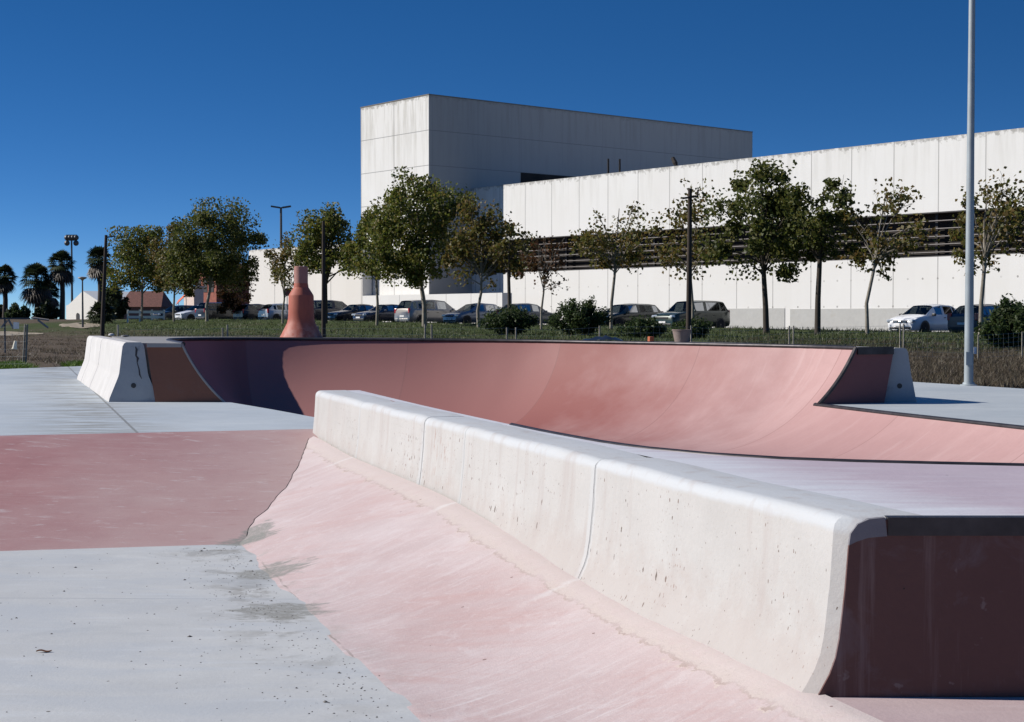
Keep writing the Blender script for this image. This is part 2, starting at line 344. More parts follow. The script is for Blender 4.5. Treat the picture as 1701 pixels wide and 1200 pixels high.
def maroon_extra(N, P, c):
    v = N.noise(N.mapv(P, (0, 0, 0), (14, 14, .7)), 1.0, 5, .65); x = N.n('ShaderNodeSeparateXYZ', {0: P}).outputs[0]
    c = N.mix(N.m('MULTIPLY', N.rmp(v, .56, .68, 0, .55), N.rmp(x, A.x, A.x+1.0, 1, .35)), c, (.24, .165, .155))     # drips of thin paint
    b = N.noise(P, 3.2, 5, .7, .5); c = N.mix(N.rmp(b, .55, .68, 0, .5), c, (.17, .125, .135))
    d = N.noise(P, 11, 3, .7); return N.mix(N.rmp(d, .66, .72, 0, .5), c, (.27, .21, .20))
M_maroon = concrete('dark maroon painted end wall', (.115, .047, .042), (.135, .062, .054), big=.8, fine=30, rough=.5, stain=(1.8, .62, .4, (.20, .13, .13)), specks=(7, .06, (.03, .02, .02)), extra=maroon_extra)
M_brown = concrete('red brown painted end wall', (.215, .085, .055), (.24, .10, .065), big=1, fine=30, rough=.6, stain=(2, .6, .4, (.22, .12, .1)))
M_purple = concrete('purple brown painted end wall', (.20, .075, .08), (.22, .09, .09), big=1, fine=30, rough=.6)
M_steel = plain('dark rusted steel edging', (.045, .040, .042), .45, .6, var=.35, vs=9)
M_gravel = concrete('bare deck concrete', (.30, .29, .28), (.36, .35, .34), big=1, fine=30)

# ------------------------------------------------------------------ skate park: pavements and ramps
f1, f2 = G(0, 917, 0), G(402, 905, 0)
t1, t2 = G(0, 724, ZU), G(515, 713, ZU)
fx = (f2-f1)/(f2.x-f1.x); tx = (t2-t1)/(t2.x-t1.x)
def fl(x): return f1 + fx*(x-f1.x)
def tl(x): return t1 + tx*(x-t1.x)
# lower slab
mb = MB(); mb.prism([(-14, -6), (9, -6), (9, fl(0).y+.6), (-14, fl(0).y+.6)], -.25, 0)
tag(mb.build('pavement', M_floor), kind='structure')
# left bank
rows = []
for q2 in [-.07, -.03] + [k/22 for k in range(23)] + [1.003, 1.06]:
    row = []
    for i in range(60):
        x = -13 + i*(13-.9)/59
        a, b = fl(x), tl(x)
        p = a + (b-a)*q2
        zz = ZU*max(-.08, min(q2, 1)); 
        if q2 > 1: zz = ZU + .002 - (q2-1)*.9
        row.append((p.x, p.y, zz - (.004 if q2 < .9 else .0005)))
    rows.append(row)
mb = MB(); mb.grid(rows)
o = mb.build('skate_bank', M_pinkbank, smooth=40)
tag(o, 'low worn pink bank rising from the lower grey floor to the upper pavement at left', 'skate ramp')
# platform with curved ramp along the white ledge
platform = empty('skate_platform', A - Vector((0, 0, ZT)), 'raised lavender topped skate platform with dark maroon end wall and pale pink curved ramp', 'skate platform')
PM = platform.location.copy()
def loc(o, parent):                      # parts are built in world space, hang them under their thing
    o.parent = parent; o.matrix_parent_inverse = Matrix.Translation(parent.location).inverted(); return o
def zc(s): return ZB + .145*sstep(1.5, 5.6, s) + .05*sstep(LEN-2.4, LEN-.2, s)
def wob_(s): return .02*math.sin(s*3.1)+.013*math.sin(s*7.7+1)+.008*math.sin(s*17)
def tr_z(s, u):
    pw = 1.85 - .86*float(sstep(.8, 5.6, s)); q = (1.33+wob_(s)-u)/(1.21+wob_(s))
    return float(zc(s))*(max(q, 0)**pw if q < 1 else 1+(q-1)*.6) - (0 if q > 0 else min(.03, -q*.4))
def bank_z(p):
    a, b = fl(p.x), tl(p.x); return ZU*(p.y-a.y)/(b.y-a.y)-.004
seam = []
for k in range(60):
    s = LEN-.15-k*.1
    for i in range(130):
        u = .13+i*.01; p = su(s, u, 0); zt_ = tr_z(s, u)
        if bank_z(p) > zt_ and zt_ > .005:
            seam.append(Vector((p.x, p.y, zt_+.001))); break
mb = MB(); mb.tube(seam[:-1], [.0022+.002*abs(math.sin(i*1.7)) for i in range(len(seam)-1)], 5)
M_seam = plain('dark open joint', (.10, .085, .075), .95, var=.5, vs=20)
o = loc(mb.build('joint_seam', M_seam), platform)
rows = []
us = [.06, .09, .12] + list(np.linspace(.16, 1.46, 34))
for k in range(150):
    s = -3.2 + k*(LEN+.35+3.2)/149
    pw = 1.85 - .86*float(sstep(.8, 5.6, s)); row = []
    wob = .02*math.sin(s*3.1)+.013*math.sin(s*7.7+1)+.008*math.sin(s*17)
    for u in us:
        foot = 1.33+wob
        q = (foot-u)/(foot-.12)
        z = float(zc(s))*(max(q, 0)**pw if q < 1 else 1+(q-1)*.6) - (0 if q > 0 else min(.03, -q*.4))
        row.append(su(s, u, z))
    rows.append(row)
mb = MB(); mb.grid(rows)
loc(mb.build('curved_ramp', M_trans, smooth=60), platform)
# apron in front of the end wall
ap = [su(0, .07, 0), su(-3.2, .07, 0), Vector((9, su(-3.2, .07, 0).y-1.5, 0)), Vector((9, A.y+.03, 0)), Vector((A.x+.05, A.y+.02, 0))]
mb = MB(); mb.prism([(p.x, p.y) for p in ap], -.05, ZB-.003)
M_apron = concrete('pale pink apron concrete', (.54, .40, .40), (.60, .475, .465), big=.8, fine=45, rough=.7, streak=(1.2, 8, .55, .4, (.64, .55, .55)), specks=(6, .07, (.2, .13, .12)))
loc(mb.build('apron', M_apron), platform)
# plan of the platform top: back edge read from the photograph
back_px = [(597, 648), (700, 672.5), (780, 690), (850, 705), (900, 715.5), (950, 725), (1000, 734), (1080, 745), (1180, 754.5), (1300, 762), (1420, 766.5), (1560, 770), (1701, 773)]
back = [G(x, y, ZT) for x, y in back_px]
e = back[-1]; e2 = back[-2]; dv = (e-e2).normalized()
back += [e+dv*1.5, e+dv*3.2, e+dv*5.0]
def resample(pts, step):
    pts = [Vector(p) for p in pts]; out = []
    for i in range(len(pts)-1):
        p0 = pts[max(i-1, 0)]; p1 = pts[i]; p2 = pts[i+1]; p3 = pts[min(i+2, len(pts)-1)]
        n = max(1, int((p2-p1).length/step))
        for k in range(n):
            t = k/n
            out.append(.5*((2*p1) + (p2-p0)*t + (2*p0-5*p1+4*p2-p3)*t*t + (3*p1-p0-3*p2+p3)*t**3))
    out.append(pts[-1]); return out
back = resample(back, .25)
XR = back[-1].x
BW = .30                                   # width of the barrier top
inner = [su(s, -BW, ZT) for s in np.linspace(0, LEN, 40)]
# deck slab: between barrier inner side and the back edge (starts where they separate)
deck_back = [p for p in back if (A-p).dot(nl) > BW+.02]
s_last = (deck_back[0]-A).dot(dl)
poly = [su(0, -BW, 0), *[(su(s, -BW, 0)) for s in np.linspace(.3, s_last, 24)], *deck_back, Vector((XR, A.y, 0))]
poly = [(p.x, p.y) for p in poly]
poly[0] = (A.x+BW/abs(nl.x), A.y)
mb = MB(); n = len(poly)
mb.add([(p[0], p[1], ZT-.003) for p in poly], [tuple(range(n))])
loc(mb.build('deck', M_deck), platform)
# end wall (dark, slightly battered like the barrier end) and its right side
mb = MB()
es = [(.150, 0), (.092, -.006), (.052, -.024), (.027, -.058), (.021, -.10), (.010, -.25), (-.010, -.43), (-.023, -.50), (-.044, -.56), (-.076, -.62), (-.10, -.66), (-.11, -.70)]
sec = [(A.x+a, ZT+b-.006) for a, b in es]+[(XR, ZT-.70), (XR, ZT-.006)]; ns = len(sec)
mb.add([(x, A.y-.006, z) for x, z in sec]+[(x, A.y+.025, z-.004) for x, z in sec], [tuple(range(ns)), tuple(reversed(range(ns, 2*ns)))]+[(i, (i+1) % ns, ns+(i+1) % ns, ns+i) for i in range(ns)])
loc(mb.build('end_wall', M_maroon), platform)
# back wall of platform below the deck (bowl side)
FZ = -.11
mb = MB(); P_ = []
for q in range(10):
    a = q/9*R(62); off = 2.0*math.sin(R(62)) - 2.0*math.sin(R(62)-a); zz = max(FZ, ZT-.04 - (2.0*math.cos(R(62)-a)-2.0*math.cos(R(62)))*(ZT-FZ)/(2.0-2.0*math.cos(R(62))))
    row = []
    for i, p in enumerate(back):
        t = (back[min(i+1, len(back)-1)]-back[max(i-1, 0)]).normalized(); nn = Vector((-t.y, t.x, 0))
        row.append((p.x+nn.x*off, p.y+nn.y*off, zz))
    P_.append(row)
mb.grid(P_); o = loc(mb.build('rear_ramp', M_bowl, smooth=60), platform); o.data.attributes.new('along', 'FLOAT', 'POINT').data.foreach_set('value', [40.0+i//10*.25 for i in range(len(o.data.vertices))])
# steel edge at the back (from the point where the deck widens) and along the end wall
ed = [p for p in back if p.x > G(835, 702, ZT).x]
mb = MB(); mb.tube([(p.x, p.y, ZT-.012) for p in ed], .022, 8)
loc(mb.build('rear_coping', M_steel, smooth=50), platform)
mb = MB(); mb.box(((A.x+.16+XR)/2, A.y+.015, ZT-.031), (XR-A.x-.16, .056, .066))
so = mb.build('end_edge_plate', M_steel); loc(so, platform)
mb = MB(); sec = [(A.x+a, ZT+b+.001) for a, b in es[:5]]+[(A.x+.05, ZT-.085), (A.x+.09, ZT-.072), (A.x+.158, ZT-.066)]; ns = len(sec)
mb.add([(x, A.y-.010, z) for x, z in sec]+[(x, A.y+.02, z) for x, z in sec], [tuple(range(ns)), tuple(reversed(range(ns, 2*ns)))]+[(i, (i+1) % ns, ns+(i+1) % ns, ns+i) for i in range(ns)])
loc(mb.build('end_corner_patch', concrete('dark smeared corner', (.16, .155, .175), (.22, .21, .225), big=6, fine=40)), platform)

# the ledge itself: cast barrier units end to end
def ledge_sec():
    r = .052; sec = [(-BW, 0)]
    for k in range(5):
        q = math.pi/2*k/4; sec.append((-r+r*math.sin(q), 0-r+r*math.cos(q)))
    sec += [(.012, -.25), (.030, -.43), (.042, -.50), (.062, -.56), (.092, -.62), (.115, -.66), (.125, -.70), (-BW, -.70)]
    return sec
js = [0] + [(G(x, y, ZT)-A).dot(dl) for x, y in joints_px] + [LEN]
LBL = ['white cast concrete ledge block nearest the viewer, beside the dark end wall', 'long white ledge block with many slots, second from the near end of the ledge',
       'shortest white ledge block with rusty brown pits, in the middle of the long ledge', 'white ledge block just before the smooth far end block of the long ledge', 'smooth white end block at the far tip of the long ledge']
for i in range(5):
    s0, s1 = js[i], js[i+1]-.001
    o_ = su(s0, 0, ZT); mb = MB(); sec = ledge_sec(); nseg = max(3, int((s1-s0)/.15)); rows = []
    for k in range(nseg+1):
        s = s0+(s1-s0)*k/nseg
        ins = .011 if k in (0, nseg) else 0
        w1 = .004*math.sin(s*5.3+i)+.003*math.sin(s*13+2*i)
        rows.append([su(s, a+(w1-ins if a > -.1 else 0), ZT+b-(ins*.6 if b > -.1 else 0)+(.003*math.sin(s*4+i) if b > -.06 else 0)) for a, b in sec])
    m = len(sec); V = [p for r_ in rows for p in r_]
    if i == 0:      # near end is cut square to the end wall
        for j in range(m):
            a, b = sec[j]
            for row_i, ins_, yy in ((1, 0, .05), (0, .026 if a > -.1 else 0, 0)):
                p = V[row_i*m+j]-nl*ins_-Vector((0, 0, ins_*.3 if b > -.03 else 0)); V[row_i*m+j] = p+dl*((A.y+yy-p.y)/dl.y)
    if i == 4:      # rounded far tip
        for kk, sh in ((nseg, .0), (nseg-1, 0)):
            for j in range(m):
                a, b = sec[j]; p = V[kk*m+j]
                if kk == nseg: V[kk*m+j] = p - nl*(.10 if a > -.1 else 0) - Vector((0, 0, .02 if b > -.1 else 0))
    fs = [(a*m+b, a*m+(b+1) % m, (a+1)*m+(b+1) % m, (a+1)*m+b) for a in range(nseg) for b in range(m)]
    fs += [tuple(reversed(range(m))), tuple(nseg*m+b for b in range(m))]
    mb.add(V, fs); org = su(s0, 0, ZB)
    o = mb.build('ledge_block', M_barrier, smooth=27 if i == 0 else 38)
    tag(o, LBL[i], 'concrete barrier', 'white ledge blocks along the pink ramp')
    for pt in o.data.vertices: pt.co -= org
    o.location = org
# grey edge strip of barrier end beside the dark wall
# ------------------------------------------------------------------ bowl
lipL = [Vector((-.55, 12.6, ZU)), Vector((-1.35, 14.9, ZU)), G(560, 700, ZU), G(515, 692, ZU), G(450, 680, ZU), G(382, 668.5, ZU)]
YE = 20.15
RB = 2.34; TH = math.acos(1-(1.25-FZ)/RB)
def o_abs(z): return RB*math.sin(math.acos(max(-1, 1-(z-FZ)/RB)))
def ztop(x): return 1.252-.0056*x
cop = [(-4.40, 20.15), (-4.92, 21.8), (-5.3, 23.2), (-5.30, 24.2), (-4.95, 24.9), (-4.3, 25.2), (-3.5, 25.25), (-2.4, 25.15), (-1.2, 24.95), (-.2, 24.62), (.7, 24.1), (2.25, 22.75), (3.4, 21.5), (4.08, 20.7), (4.50, 19.75)]
cop = resample([Vector((x, y, ztop(x))) for x, y in cop], .07)
lipR = [G(1352, 672, ZU), G(1480, 686, ZU), G(1600, 699, ZU), G(1701, 710, ZU)]
lipR[0] = cop[-1]+Vector((-.54, -.12, 0)); lipR[0].z = ZU
e = lipR[-1]; dv = (lipR[-1]-lipR[0]).normalized(); lipR += [e+dv*2, e+dv*5, e+dv*8]
lipL = resample(lipL, .3); lipR = resample(lipR, .3)
def ring_rows(path, smooth_n=3, th0=None, th1=None):
    rows = []
    N_ = len(path)
    for i, p in enumerate(path):
        t = (path[min(i+smooth_n, N_-1)]-path[max(i-smooth_n, 0)]); t.z = 0; t.normalize(); nn = Vector((t.y, -t.x, 0))
        z0 = p.z; row = []
        R_ = RB
        if th0: q = i/(N_-1); th = th0+(th1-th0)*float(sstep(.55, .97, q)); R_ = (z0-FZ)/(1-math.cos(th))
        a0 = math.acos(1-(z0-FZ)/R_)
        for k in range(29):
            a = a0*(1-k/28); z = FZ+R_*(1-math.cos(a)); off = R_*(math.sin(a0)-math.sin(a))
            row.append(Vector((p.x+nn.x*off, p.y+nn.y*off, z)))
        rows.append(row)
    return rows
bowl = empty('skate_bowl', (0, 20, FZ), 'large rose pink concrete bowl with curved walls, dark steel lip and grey deck behind', 'skate bowl')
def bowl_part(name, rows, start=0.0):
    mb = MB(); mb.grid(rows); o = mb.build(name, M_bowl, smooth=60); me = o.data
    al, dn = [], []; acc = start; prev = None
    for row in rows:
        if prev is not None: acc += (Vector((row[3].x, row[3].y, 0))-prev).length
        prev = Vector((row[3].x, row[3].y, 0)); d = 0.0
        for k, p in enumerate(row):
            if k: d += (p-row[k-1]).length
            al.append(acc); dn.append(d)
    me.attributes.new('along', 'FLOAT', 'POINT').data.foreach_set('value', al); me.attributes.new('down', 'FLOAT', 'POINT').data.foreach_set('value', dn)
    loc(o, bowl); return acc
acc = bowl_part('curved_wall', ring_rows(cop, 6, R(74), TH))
bowl_part('side_wall', ring_rows(lipR), acc+.3)
bowl_part('side_wall', ring_rows(lipL), 50)
mb = MB(); mb.prism([(-7, 5.3), (14, 5.3), (14, 27), (-7, 27)], FZ-.3, FZ+.001); o = loc(mb.build('bowl_floor', M_bowl), bowl); o.data.attributes.new('along', 'FLOAT', 'POINT').data.foreach_set('value', [40.0]*len(o.data.vertices))
mb = MB(); mb.tube([(p.x, p.y, p.z-.012) for p in cop[::3]]+[(cop[-1].x, cop[-1].y, cop[-1].z-.012)], .03, 8); loc(mb.build('coping', M_steel, smooth=50), bowl)
mb = MB(); mb.tube([(p.x, p.y, p.z-.015) for p in lipR], .032, 8); loc(mb.build('coping', M_steel, smooth=50), bowl)
# deck behind the coping: strip between coping and back line
JB = Vector((-.306, .952, 0))
bk = []
Ncop = len(cop)
for i, p in enumerate(cop):
    t = (cop[min(i+3, Ncop-1)]-cop[max(i-3, 0)]); t.z = 0; t.normalize(); nn = Vector((t.y, -t.x, 0))
    bk.append(p - nn*1.0)
left_back_ = [Vector((-4.95, 20.15, 0)), Vector((-5.35, 21.5, 0)), Vector((-5.9, 23.2, 0)), Vector((-6.6, 25.4, 0)), Vector((-7.1, 27.2, 0))]
outer = [Vector((-5.0, 20.17, 0)), Vector((-7.1, 26.7, 0)), Vector((-5.0, 27.2, 0)), Vector((-2, 26.9, 0)), Vector((1.0, 25.4, 0)), Vector((3.1, 23.9, 0)), Vector((4.2, 22.2, 0)), Vector((4.85, 20.5, 0)), Vector((4.9, 20.14, 0))]
ring = [(p.x, p.y) for p in cop] + [(p.x, p.y) for p in reversed(outer)]
zs_ = [p.z-.004 for p in cop] + [ztop(p.x)-.004 for p in reversed(outer)]
mb = MB(); mb.prism(ring, .30, zs_)
loc(mb.build('deck', M_gravel), bowl)
# end panels of the two wings
def wing_end(x_out, P, toward, mat, thick=.05, name='end_panel', y=None, k_=0.0):
    z0 = P.z; a0 = math.acos(1-(z0-FZ)/RB); pts = []
    for k in range(13):
        z = z0+(ZU-z0)*k/12; a = math.acos(1-(z-FZ)/RB)
        pts.append((P.x+toward*RB*(math.sin(a0)-math.sin(a))*(1.0 if not k_ else .955), z))
    sec = [(x_out+(.12 if toward > 0 else -.14), ZU), (x_out, z0-.012)]+[(x, z-.006) for x, z in pts]
    n = len(sec); mb = MB()
    mb.add([(x, y+(x-P.x)*k_, z) for x, z in sec]+[(x, y+thick+(x-P.x)*k_, z) for x, z in sec], [tuple(range(n)), tuple(reversed(range(n, 2*n)))]+[(i, (i+1) % n, n+(i+1) % n, n+i) for i in range(n)])
    return loc(mb.build(name, mat), bowl), pts
_t = cop[-1]-cop[-7]; KR = -_t.x/_t.y*-1.0; KR = abs(_t.x/_t.y)
pl, ptsL = wing_end(-4.88, cop[0], 1, M_brown, y=20.06, thick=.12)
tag(pl, 'red brown painted end panel')
pr, ptsR = wing_end(5.06, cop[-1], -1, M_purple, y=cop[-1].y-.05, thick=.12, k_=KR)
tag(pr, 'dark purple end panel edged with steel')
YR = cop[-1].y-.05
mb = MB(); mb.tube([(x, YR+(x-cop[-1].x)*KR, z) for x, z in ptsR], .030, 6); mb.box(((cop[-1].x+5.06)/2, YR+(5.06-cop[-1].x)*KR/2, cop[-1].z-.045), (5.06-cop[-1].x, .05, .10), math.atan(KR))
loc(mb.build('edge_trim', M_steel, smooth=50), bowl)
mb = MB(); mb.box(((cop[0].x-4.86)/2, 20.052, cop[0].z-.03), (cop[0].x+4.86, .06, .05)); mb.tube([(x, 20.06, z-.01) for x, z in ptsL], .016, 6)
loc(mb.build('edge_trim', concrete('bare top edge concrete', (.33, .31, .30), (.38, .36, .35)), smooth=50), bowl)

# upper pavements (left and right of the bowl)
q0, q1 = tl(-16), tl(t2.x+.25)
left_poly = [(q0.x, q0.y)] + [(q1.x, q1.y)] + [(p.x, p.y) for p in lipL if p.y > 14.9] + [(-4.2, 20.2), (-5.4, 23), (-6.9, 27.5)]
bl = G(160, 607.5, ZU); bl2 = G(0, 613.5, ZU); dv = (bl2-bl)/(bl2.x-bl.x)
left_poly += [(bl.x+1.2, bl.y+.3), (bl.x, bl.y), (bl2.x, bl2.y), (-16, (bl2+dv*(-16-bl2.x)).y)]
mb = MB(); n = len(left_poly); mb.prism(left_poly, -.2, ZU)
tag(mb.build('pavement', M_upper), kind='structure')
br = [G(1500, 633.5, ZU), G(1610, 640, ZU), G(1701, 646, ZU)]
dv = (br[2]-br[0])/(br[2].x-br[0].x); brx = br[0]+dv*(22-br[0].x)
right_poly = [(p.x, p.y) for p in lipR] + [(22, lipR[-1].y), (22, brx.y)] + [(br[0].x, br[0].y), (4.4, 23.5), (4.3, 20.2)]
mb = MB(); mb.prism(right_poly, -.2, ZU)
M_upper2 = concrete('grey right pavement concrete', (.45, .49, .505), (.53, .56, .565), big=.5, fine=40, rough=.72, streak=(.8, 6, .54, .4, (.60, .63, .63)), specks=(6, .07, (.2, .2, .19)))
tag(mb.build('pavement', M_upper2), kind='structure')

# jersey barriers at the ends of the wings
def jersey(org, dirv, length, z0, h, name_lbl, grp, endcol=True, hb=.24, ht=.09, hole=True):
    ax = Vector((1, 0, 0)); r = .035
    k1, k2 = .085*h/.75+.0, .33*h/.75
    hk = ht+.06
    half = [(hb, 0), (hb-.012, .05), (hk+.015, k2-.02), (hk, k2+.03), (ht+.012, h-r*1.6), (ht-.008, h-r*.5), (ht-r, h)]
    sec = half+[(-a, b) for a, b in reversed(half)]
    o = empty('concrete_barrier', org, name_lbl, 'concrete barrier', grp)
    mb = MB(); n = len(sec); nseg = 6; V = []
    for k in range(nseg+1):
        for a, b in sec:
            ins = .985 if k in (0, nseg) else 1
            V.append(ax*a*ins + Vector((0, 0, b)) + dirv*(length*k/nseg))
    mb.add(V, [(i*n+j, i*n+(j+1) % n, (i+1)*n+(j+1) % n, (i+1)*n+j) for i in range(nseg) for j in range(n)]+[tuple(nseg*n+j for j in range(n))])
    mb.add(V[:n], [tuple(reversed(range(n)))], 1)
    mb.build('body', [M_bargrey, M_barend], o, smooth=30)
    if hole:
        mb = MB(); mb.lathe([(.035, 0), (.028, .004), (.028, .03)], n=10, axis='Y', c=(0, -.006, .22)); mb.build('lifting_hole', plain('dark hole', (.03, .03, .03)), o)
    return o
cl = G(180, 668, ZU); dj = Vector((-.325, .946, 0))
oX = cl.x+.34
lens = [(0, 4.25), (4.29, 2.5), (6.83, 1.35)]
JL = ['nearest grey jersey barrier of the left row, shaded stained end facing the viewer', 'middle jersey barrier of the row at the left end of the bowl', 'farthest and shortest jersey barrier of the left row, by the dry field']
for (st, ln), lb in zip(lens, JL):
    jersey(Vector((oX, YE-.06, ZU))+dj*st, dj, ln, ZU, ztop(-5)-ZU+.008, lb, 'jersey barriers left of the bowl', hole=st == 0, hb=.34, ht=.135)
    if st == 0:   # rusty crack down the shaded end
        B_ = [o_ for o_ in bpy.data.objects if o_.name.startswith('concrete_barrier')][-1]
        mb = MB(); cw = [(.03, .74, .012), (.045, .70, .03), (.035, .62, .022), (.06, .585, .035), (.05, .53, .012), (.075, .44, .016), (.085, .36, .02), (.11, .31, .006)]
        mb.grid([[(x-w_/2, -.004, z), (x+w_/2, -.004, z)] for x, z, w_ in cw]); mb.build('crack', plain('dark crack', (.05, .045, .05), .9), B_)
jersey(Vector((5.15, YR+(5.15-cop[-1].x)*KR+.03, ZU)), Vector((-.36, .933, 0)), 2.2, ZU, ztop(5)-ZU-.01, 'single grey jersey barrier ending the right wing of the bowl', None, hb=.235, ht=.10)
# bits lying on top of the left barriers
for (px, py, w, h_, lb) in ((185, 558.5, .11, .05, 'small pale stone lying on top of the left jersey barriers'), (208, 560, .16, .035, 'flat dark stone lying on top of the left jersey barriers')):
    p = G(px, py, ztop(-5)+.008); me = MB()
    me.lathe([(.02, 0), (w*.5, h_*.25), (w*.45, h_*.7), (w*.2, h_)], n=9); o = me.build('stone', plain('stone '+str(px), (.5, .48, .45) if px < 200 else (.08, .08, .08)), smooth=40)
    o.location = (p.x, p.y, p.z); tag(o, lb, 'stone')

# ------------------------------------------------------------------ grit and leaf on the floor
V = []; Fc = []
icos = [(-1, 0, 0), (1, 0, 0), (0, -1, 0), (0, 1, 0), (0, 0, 1), (0, 0, -.3)]
it = [(0, 2, 4), (2, 1, 4), (1, 3, 4), (3, 0, 4), (2, 0, 5), (1, 2, 5), (3, 1, 5), (0, 3, 5)]
cnt = 0
while cnt < 900:
    if rnd.random() < .68:
        s = rnd.uniform(-.5, 7.5); u = 1.36+abs(rnd.gauss(0, .30)); p = su(s, u, 0)
    else: p = Vector((rnd.uniform(-3.2, .6), rnd.uniform(4.6, 10.4), 0))
    if p.y > fl(p.x).y-.05: continue
    s = rnd.uniform(.0015, .005)*(2.2 if rnd.random() < .05 else 1); a = rnd.uniform(0, 6.3); o0 = len(V)
    for x, y, z in icos:
        x *= s*1.5; y *= s
        V.append((p.x+x*math.cos(a)-y*math.sin(a), p.y+x*math.sin(a)+y*math.cos(a), z*s*.8))
    Fc += [tuple(i+o0 for i in f) for f in it]; cnt += 1
o = raw_mesh('grit', V, Fc, plain('dark grit', (.12, .11, .10), .9, var=.5, vs=40)); tag(o, kind='stuff')
p = G(73, 1084, 0.0)
mb = MB(); mb.grid([[(-.036+.012*i, y*(1-(abs(i-3)/3.2)**2)*.012, .004+.006*abs(y)+.004*math.sin(i*1.1)) for y in (-1, 0, 1)] for i in range(7)])
o = mb.build('fallen_leaf', plain('brown dry leaf', (.23, .10, .05), .7), smooth=60); o.location = p; o.rotation_euler = (0, 0, .15)
tag(o, 'single brown dry leaf lying on the grey floor at lower left', 'leaf')
# ------------------------------------------------------------------ street frame helpers
ROT = math.atan2(NW.y, NW.x)
def W(u, t, z=0): p = NW*u + DW*t; return Vector((p.x, p.y, z))
def tof(px, u): return atU(px, 500, u).dot(DW)
def atT(px, py, t):
    d = ray(px, py); return Vector((0, 0, EYE)) + d*(t/(d.x*DW.x + d.y*DW.y))
def ubox(mb, u0, u1, t0, t1, z0, z1, m=0): mb.box(W((u0+u1)/2, (t0+t1)/2, (z0+z1)/2), (abs(u1-u0), abs(t1-t0), abs(z1-z0)), ROT, m)

# ------------------------------------------------------------------ terrain
pbx = [-60, -16, -7.6, -7.2, -5.0, -2, 1, 3.2, 4.6, 5.2, 22, 60]
def redge(x): return br[0].y + (br[2].y-br[0].y)/(br[2].x-br[0].x)*(x-br[0].x)
def ledge_(x): return bl.y + (bl2.y-bl.y)/(bl2.x-bl.x)*(x-bl.x)
pby = [ledge_(-16), ledge_(-16), ledge_(-7.6), 26.6, 27.0, 26.7, 25.2, 23.8, 23.0, redge(5.2), redge(22), redge(22)]
def pback(x): return np.interp(x, pbx, pby)
xs = np.concatenate([-np.geomspace(1500, 62, 14), np.arange(-60, 60.1, .8), np.geomspace(62, 1500, 14)])
ys = np.concatenate([np.array([-30, -10, 0, 10, 16, 20]), np.arange(21, 46, .4), np.arange(46, 90, .8), np.arange(90, 180, 2), np.geomspace(182, 3500, 24)])
X, Y = np.meshgrid(xs, ys)
Z = terrain(X, Y)
Z = np.where((Y < pback(X)-.3) & (X > -16.2) & (X < 22.3), -1.2, Z)
nx, ny = len(xs), len(ys)
idx = np.arange(nx*ny).reshape(ny, nx)
Fq = np.stack([idx[:-1, :-1], idx[:-1, 1:], idx[1:, 1:], idx[1:, :-1]], -1).reshape(-1, 4)
N = NT('field of dry earth and grass'); P = N.pos()
uu = N.dot(P, tuple(NW)); a = N.noise(P, .22, 5, .65, .5); b = N.noise(P, 2.2, 6, .75); fine_ = N.noise(P, 14, 4, .8)
dry = N.mix(N.rmp(b, .35, .65), (.060, .044, .032), (.125, .098, .07)); dry = N.mix(N.rmp(fine_, .5, .7, 0, .5), dry, (.17, .14, .10))
grn = N.mix(N.rmp(b, .35, .65), (.030, .047, .014), (.062, .080, .027)); grn = N.mix(N.rmp(fine_, .5, .72, 0, .5), grn, (.11, .115, .045))
g = N.rmp(N.m('ADD', uu, N.rmp(a, .3, .7, -6, 6)), 36, 45)
tt = N.dot(P, tuple(DW)); g = N.m('MULTIPLY', g, N.rmp(N.m('ADD', tt, N.rmp(a, .3, .7, -5, 5)), 120, 131, 1, 0))
c = N.mix(g, dry, grn)
c = N.mix(N.rmp(a, .58, .66, 0, .6), c, dry)
far = N.n('ShaderNodeSeparateXYZ', {0: P}).outputs[1]
c = N.mix(N.rmp(far, 300, 1200), c, (.07, .075, .05))
N.set(N.b, 'Base Color', c); N.set(N.b, 'Roughness', .95); N.set(N.b, 'Specular IOR Level', .1); N.bump(b, .6, .12)
M_field = N.mat
o = raw_mesh('ground', np.stack([X, Y, Z], -1).reshape(-1, 3), Fq, M_field); o.data.polygons.foreach_set('use_smooth', [True]*len(o.data.polygons))
tag(o, kind='structure')
# street with parking
mb = MB(); rows = []
for t in np.arange(-60, 260, 4.0):
    rows.append([W(u, t, float(zpark(np.float64(t)))-.09) for u in (57.6, 60, 66, 71.9)])
mb.grid(rows); tag(mb.build('road', concrete('street asphalt', (.05, .05, .052), (.07, .07, .07), big=.6, fine=20)), kind='structure')
# pale path and bare earth at left
def patch(name, px0, px1, y0, y1, mat, z_off=.03):
    mb = MB(); rows = []
    for i in range(13):
        q = i/12; row = []
        for j in range(4):
            r_ = j/3; py = y0+(y1-y0)*r_ + (1.2*math.sin(q*9+r_*3) if j in (0, 3) else 0); px = px0+(px1-px0)*q
            if j in (0, 3) and i in (0, 12): py = (y0+y1)/2
            Yd = 60.0
            for _ in range(40):
                p = atY(px, py, Yd); Yd += (p.z-tz(p))*18; Yd = max(30, min(Yd, 300))
            p = atY(px, py, Yd); row.append((p.x, p.y, tz(p)+z_off))
        rows.append(row)
    mb.grid(rows); return tag(mb.build(name, mat), kind='structure')
M_sand = concrete('pale dusty earth', (.30, .25, .18), (.38, .32, .24), big=.5, fine=8, rough=.95)
patch('path', -60, 72, 552.5, 557.5, M_sand)
patch('bare_earth', 98, 168, 537.5, 545, M_sand)

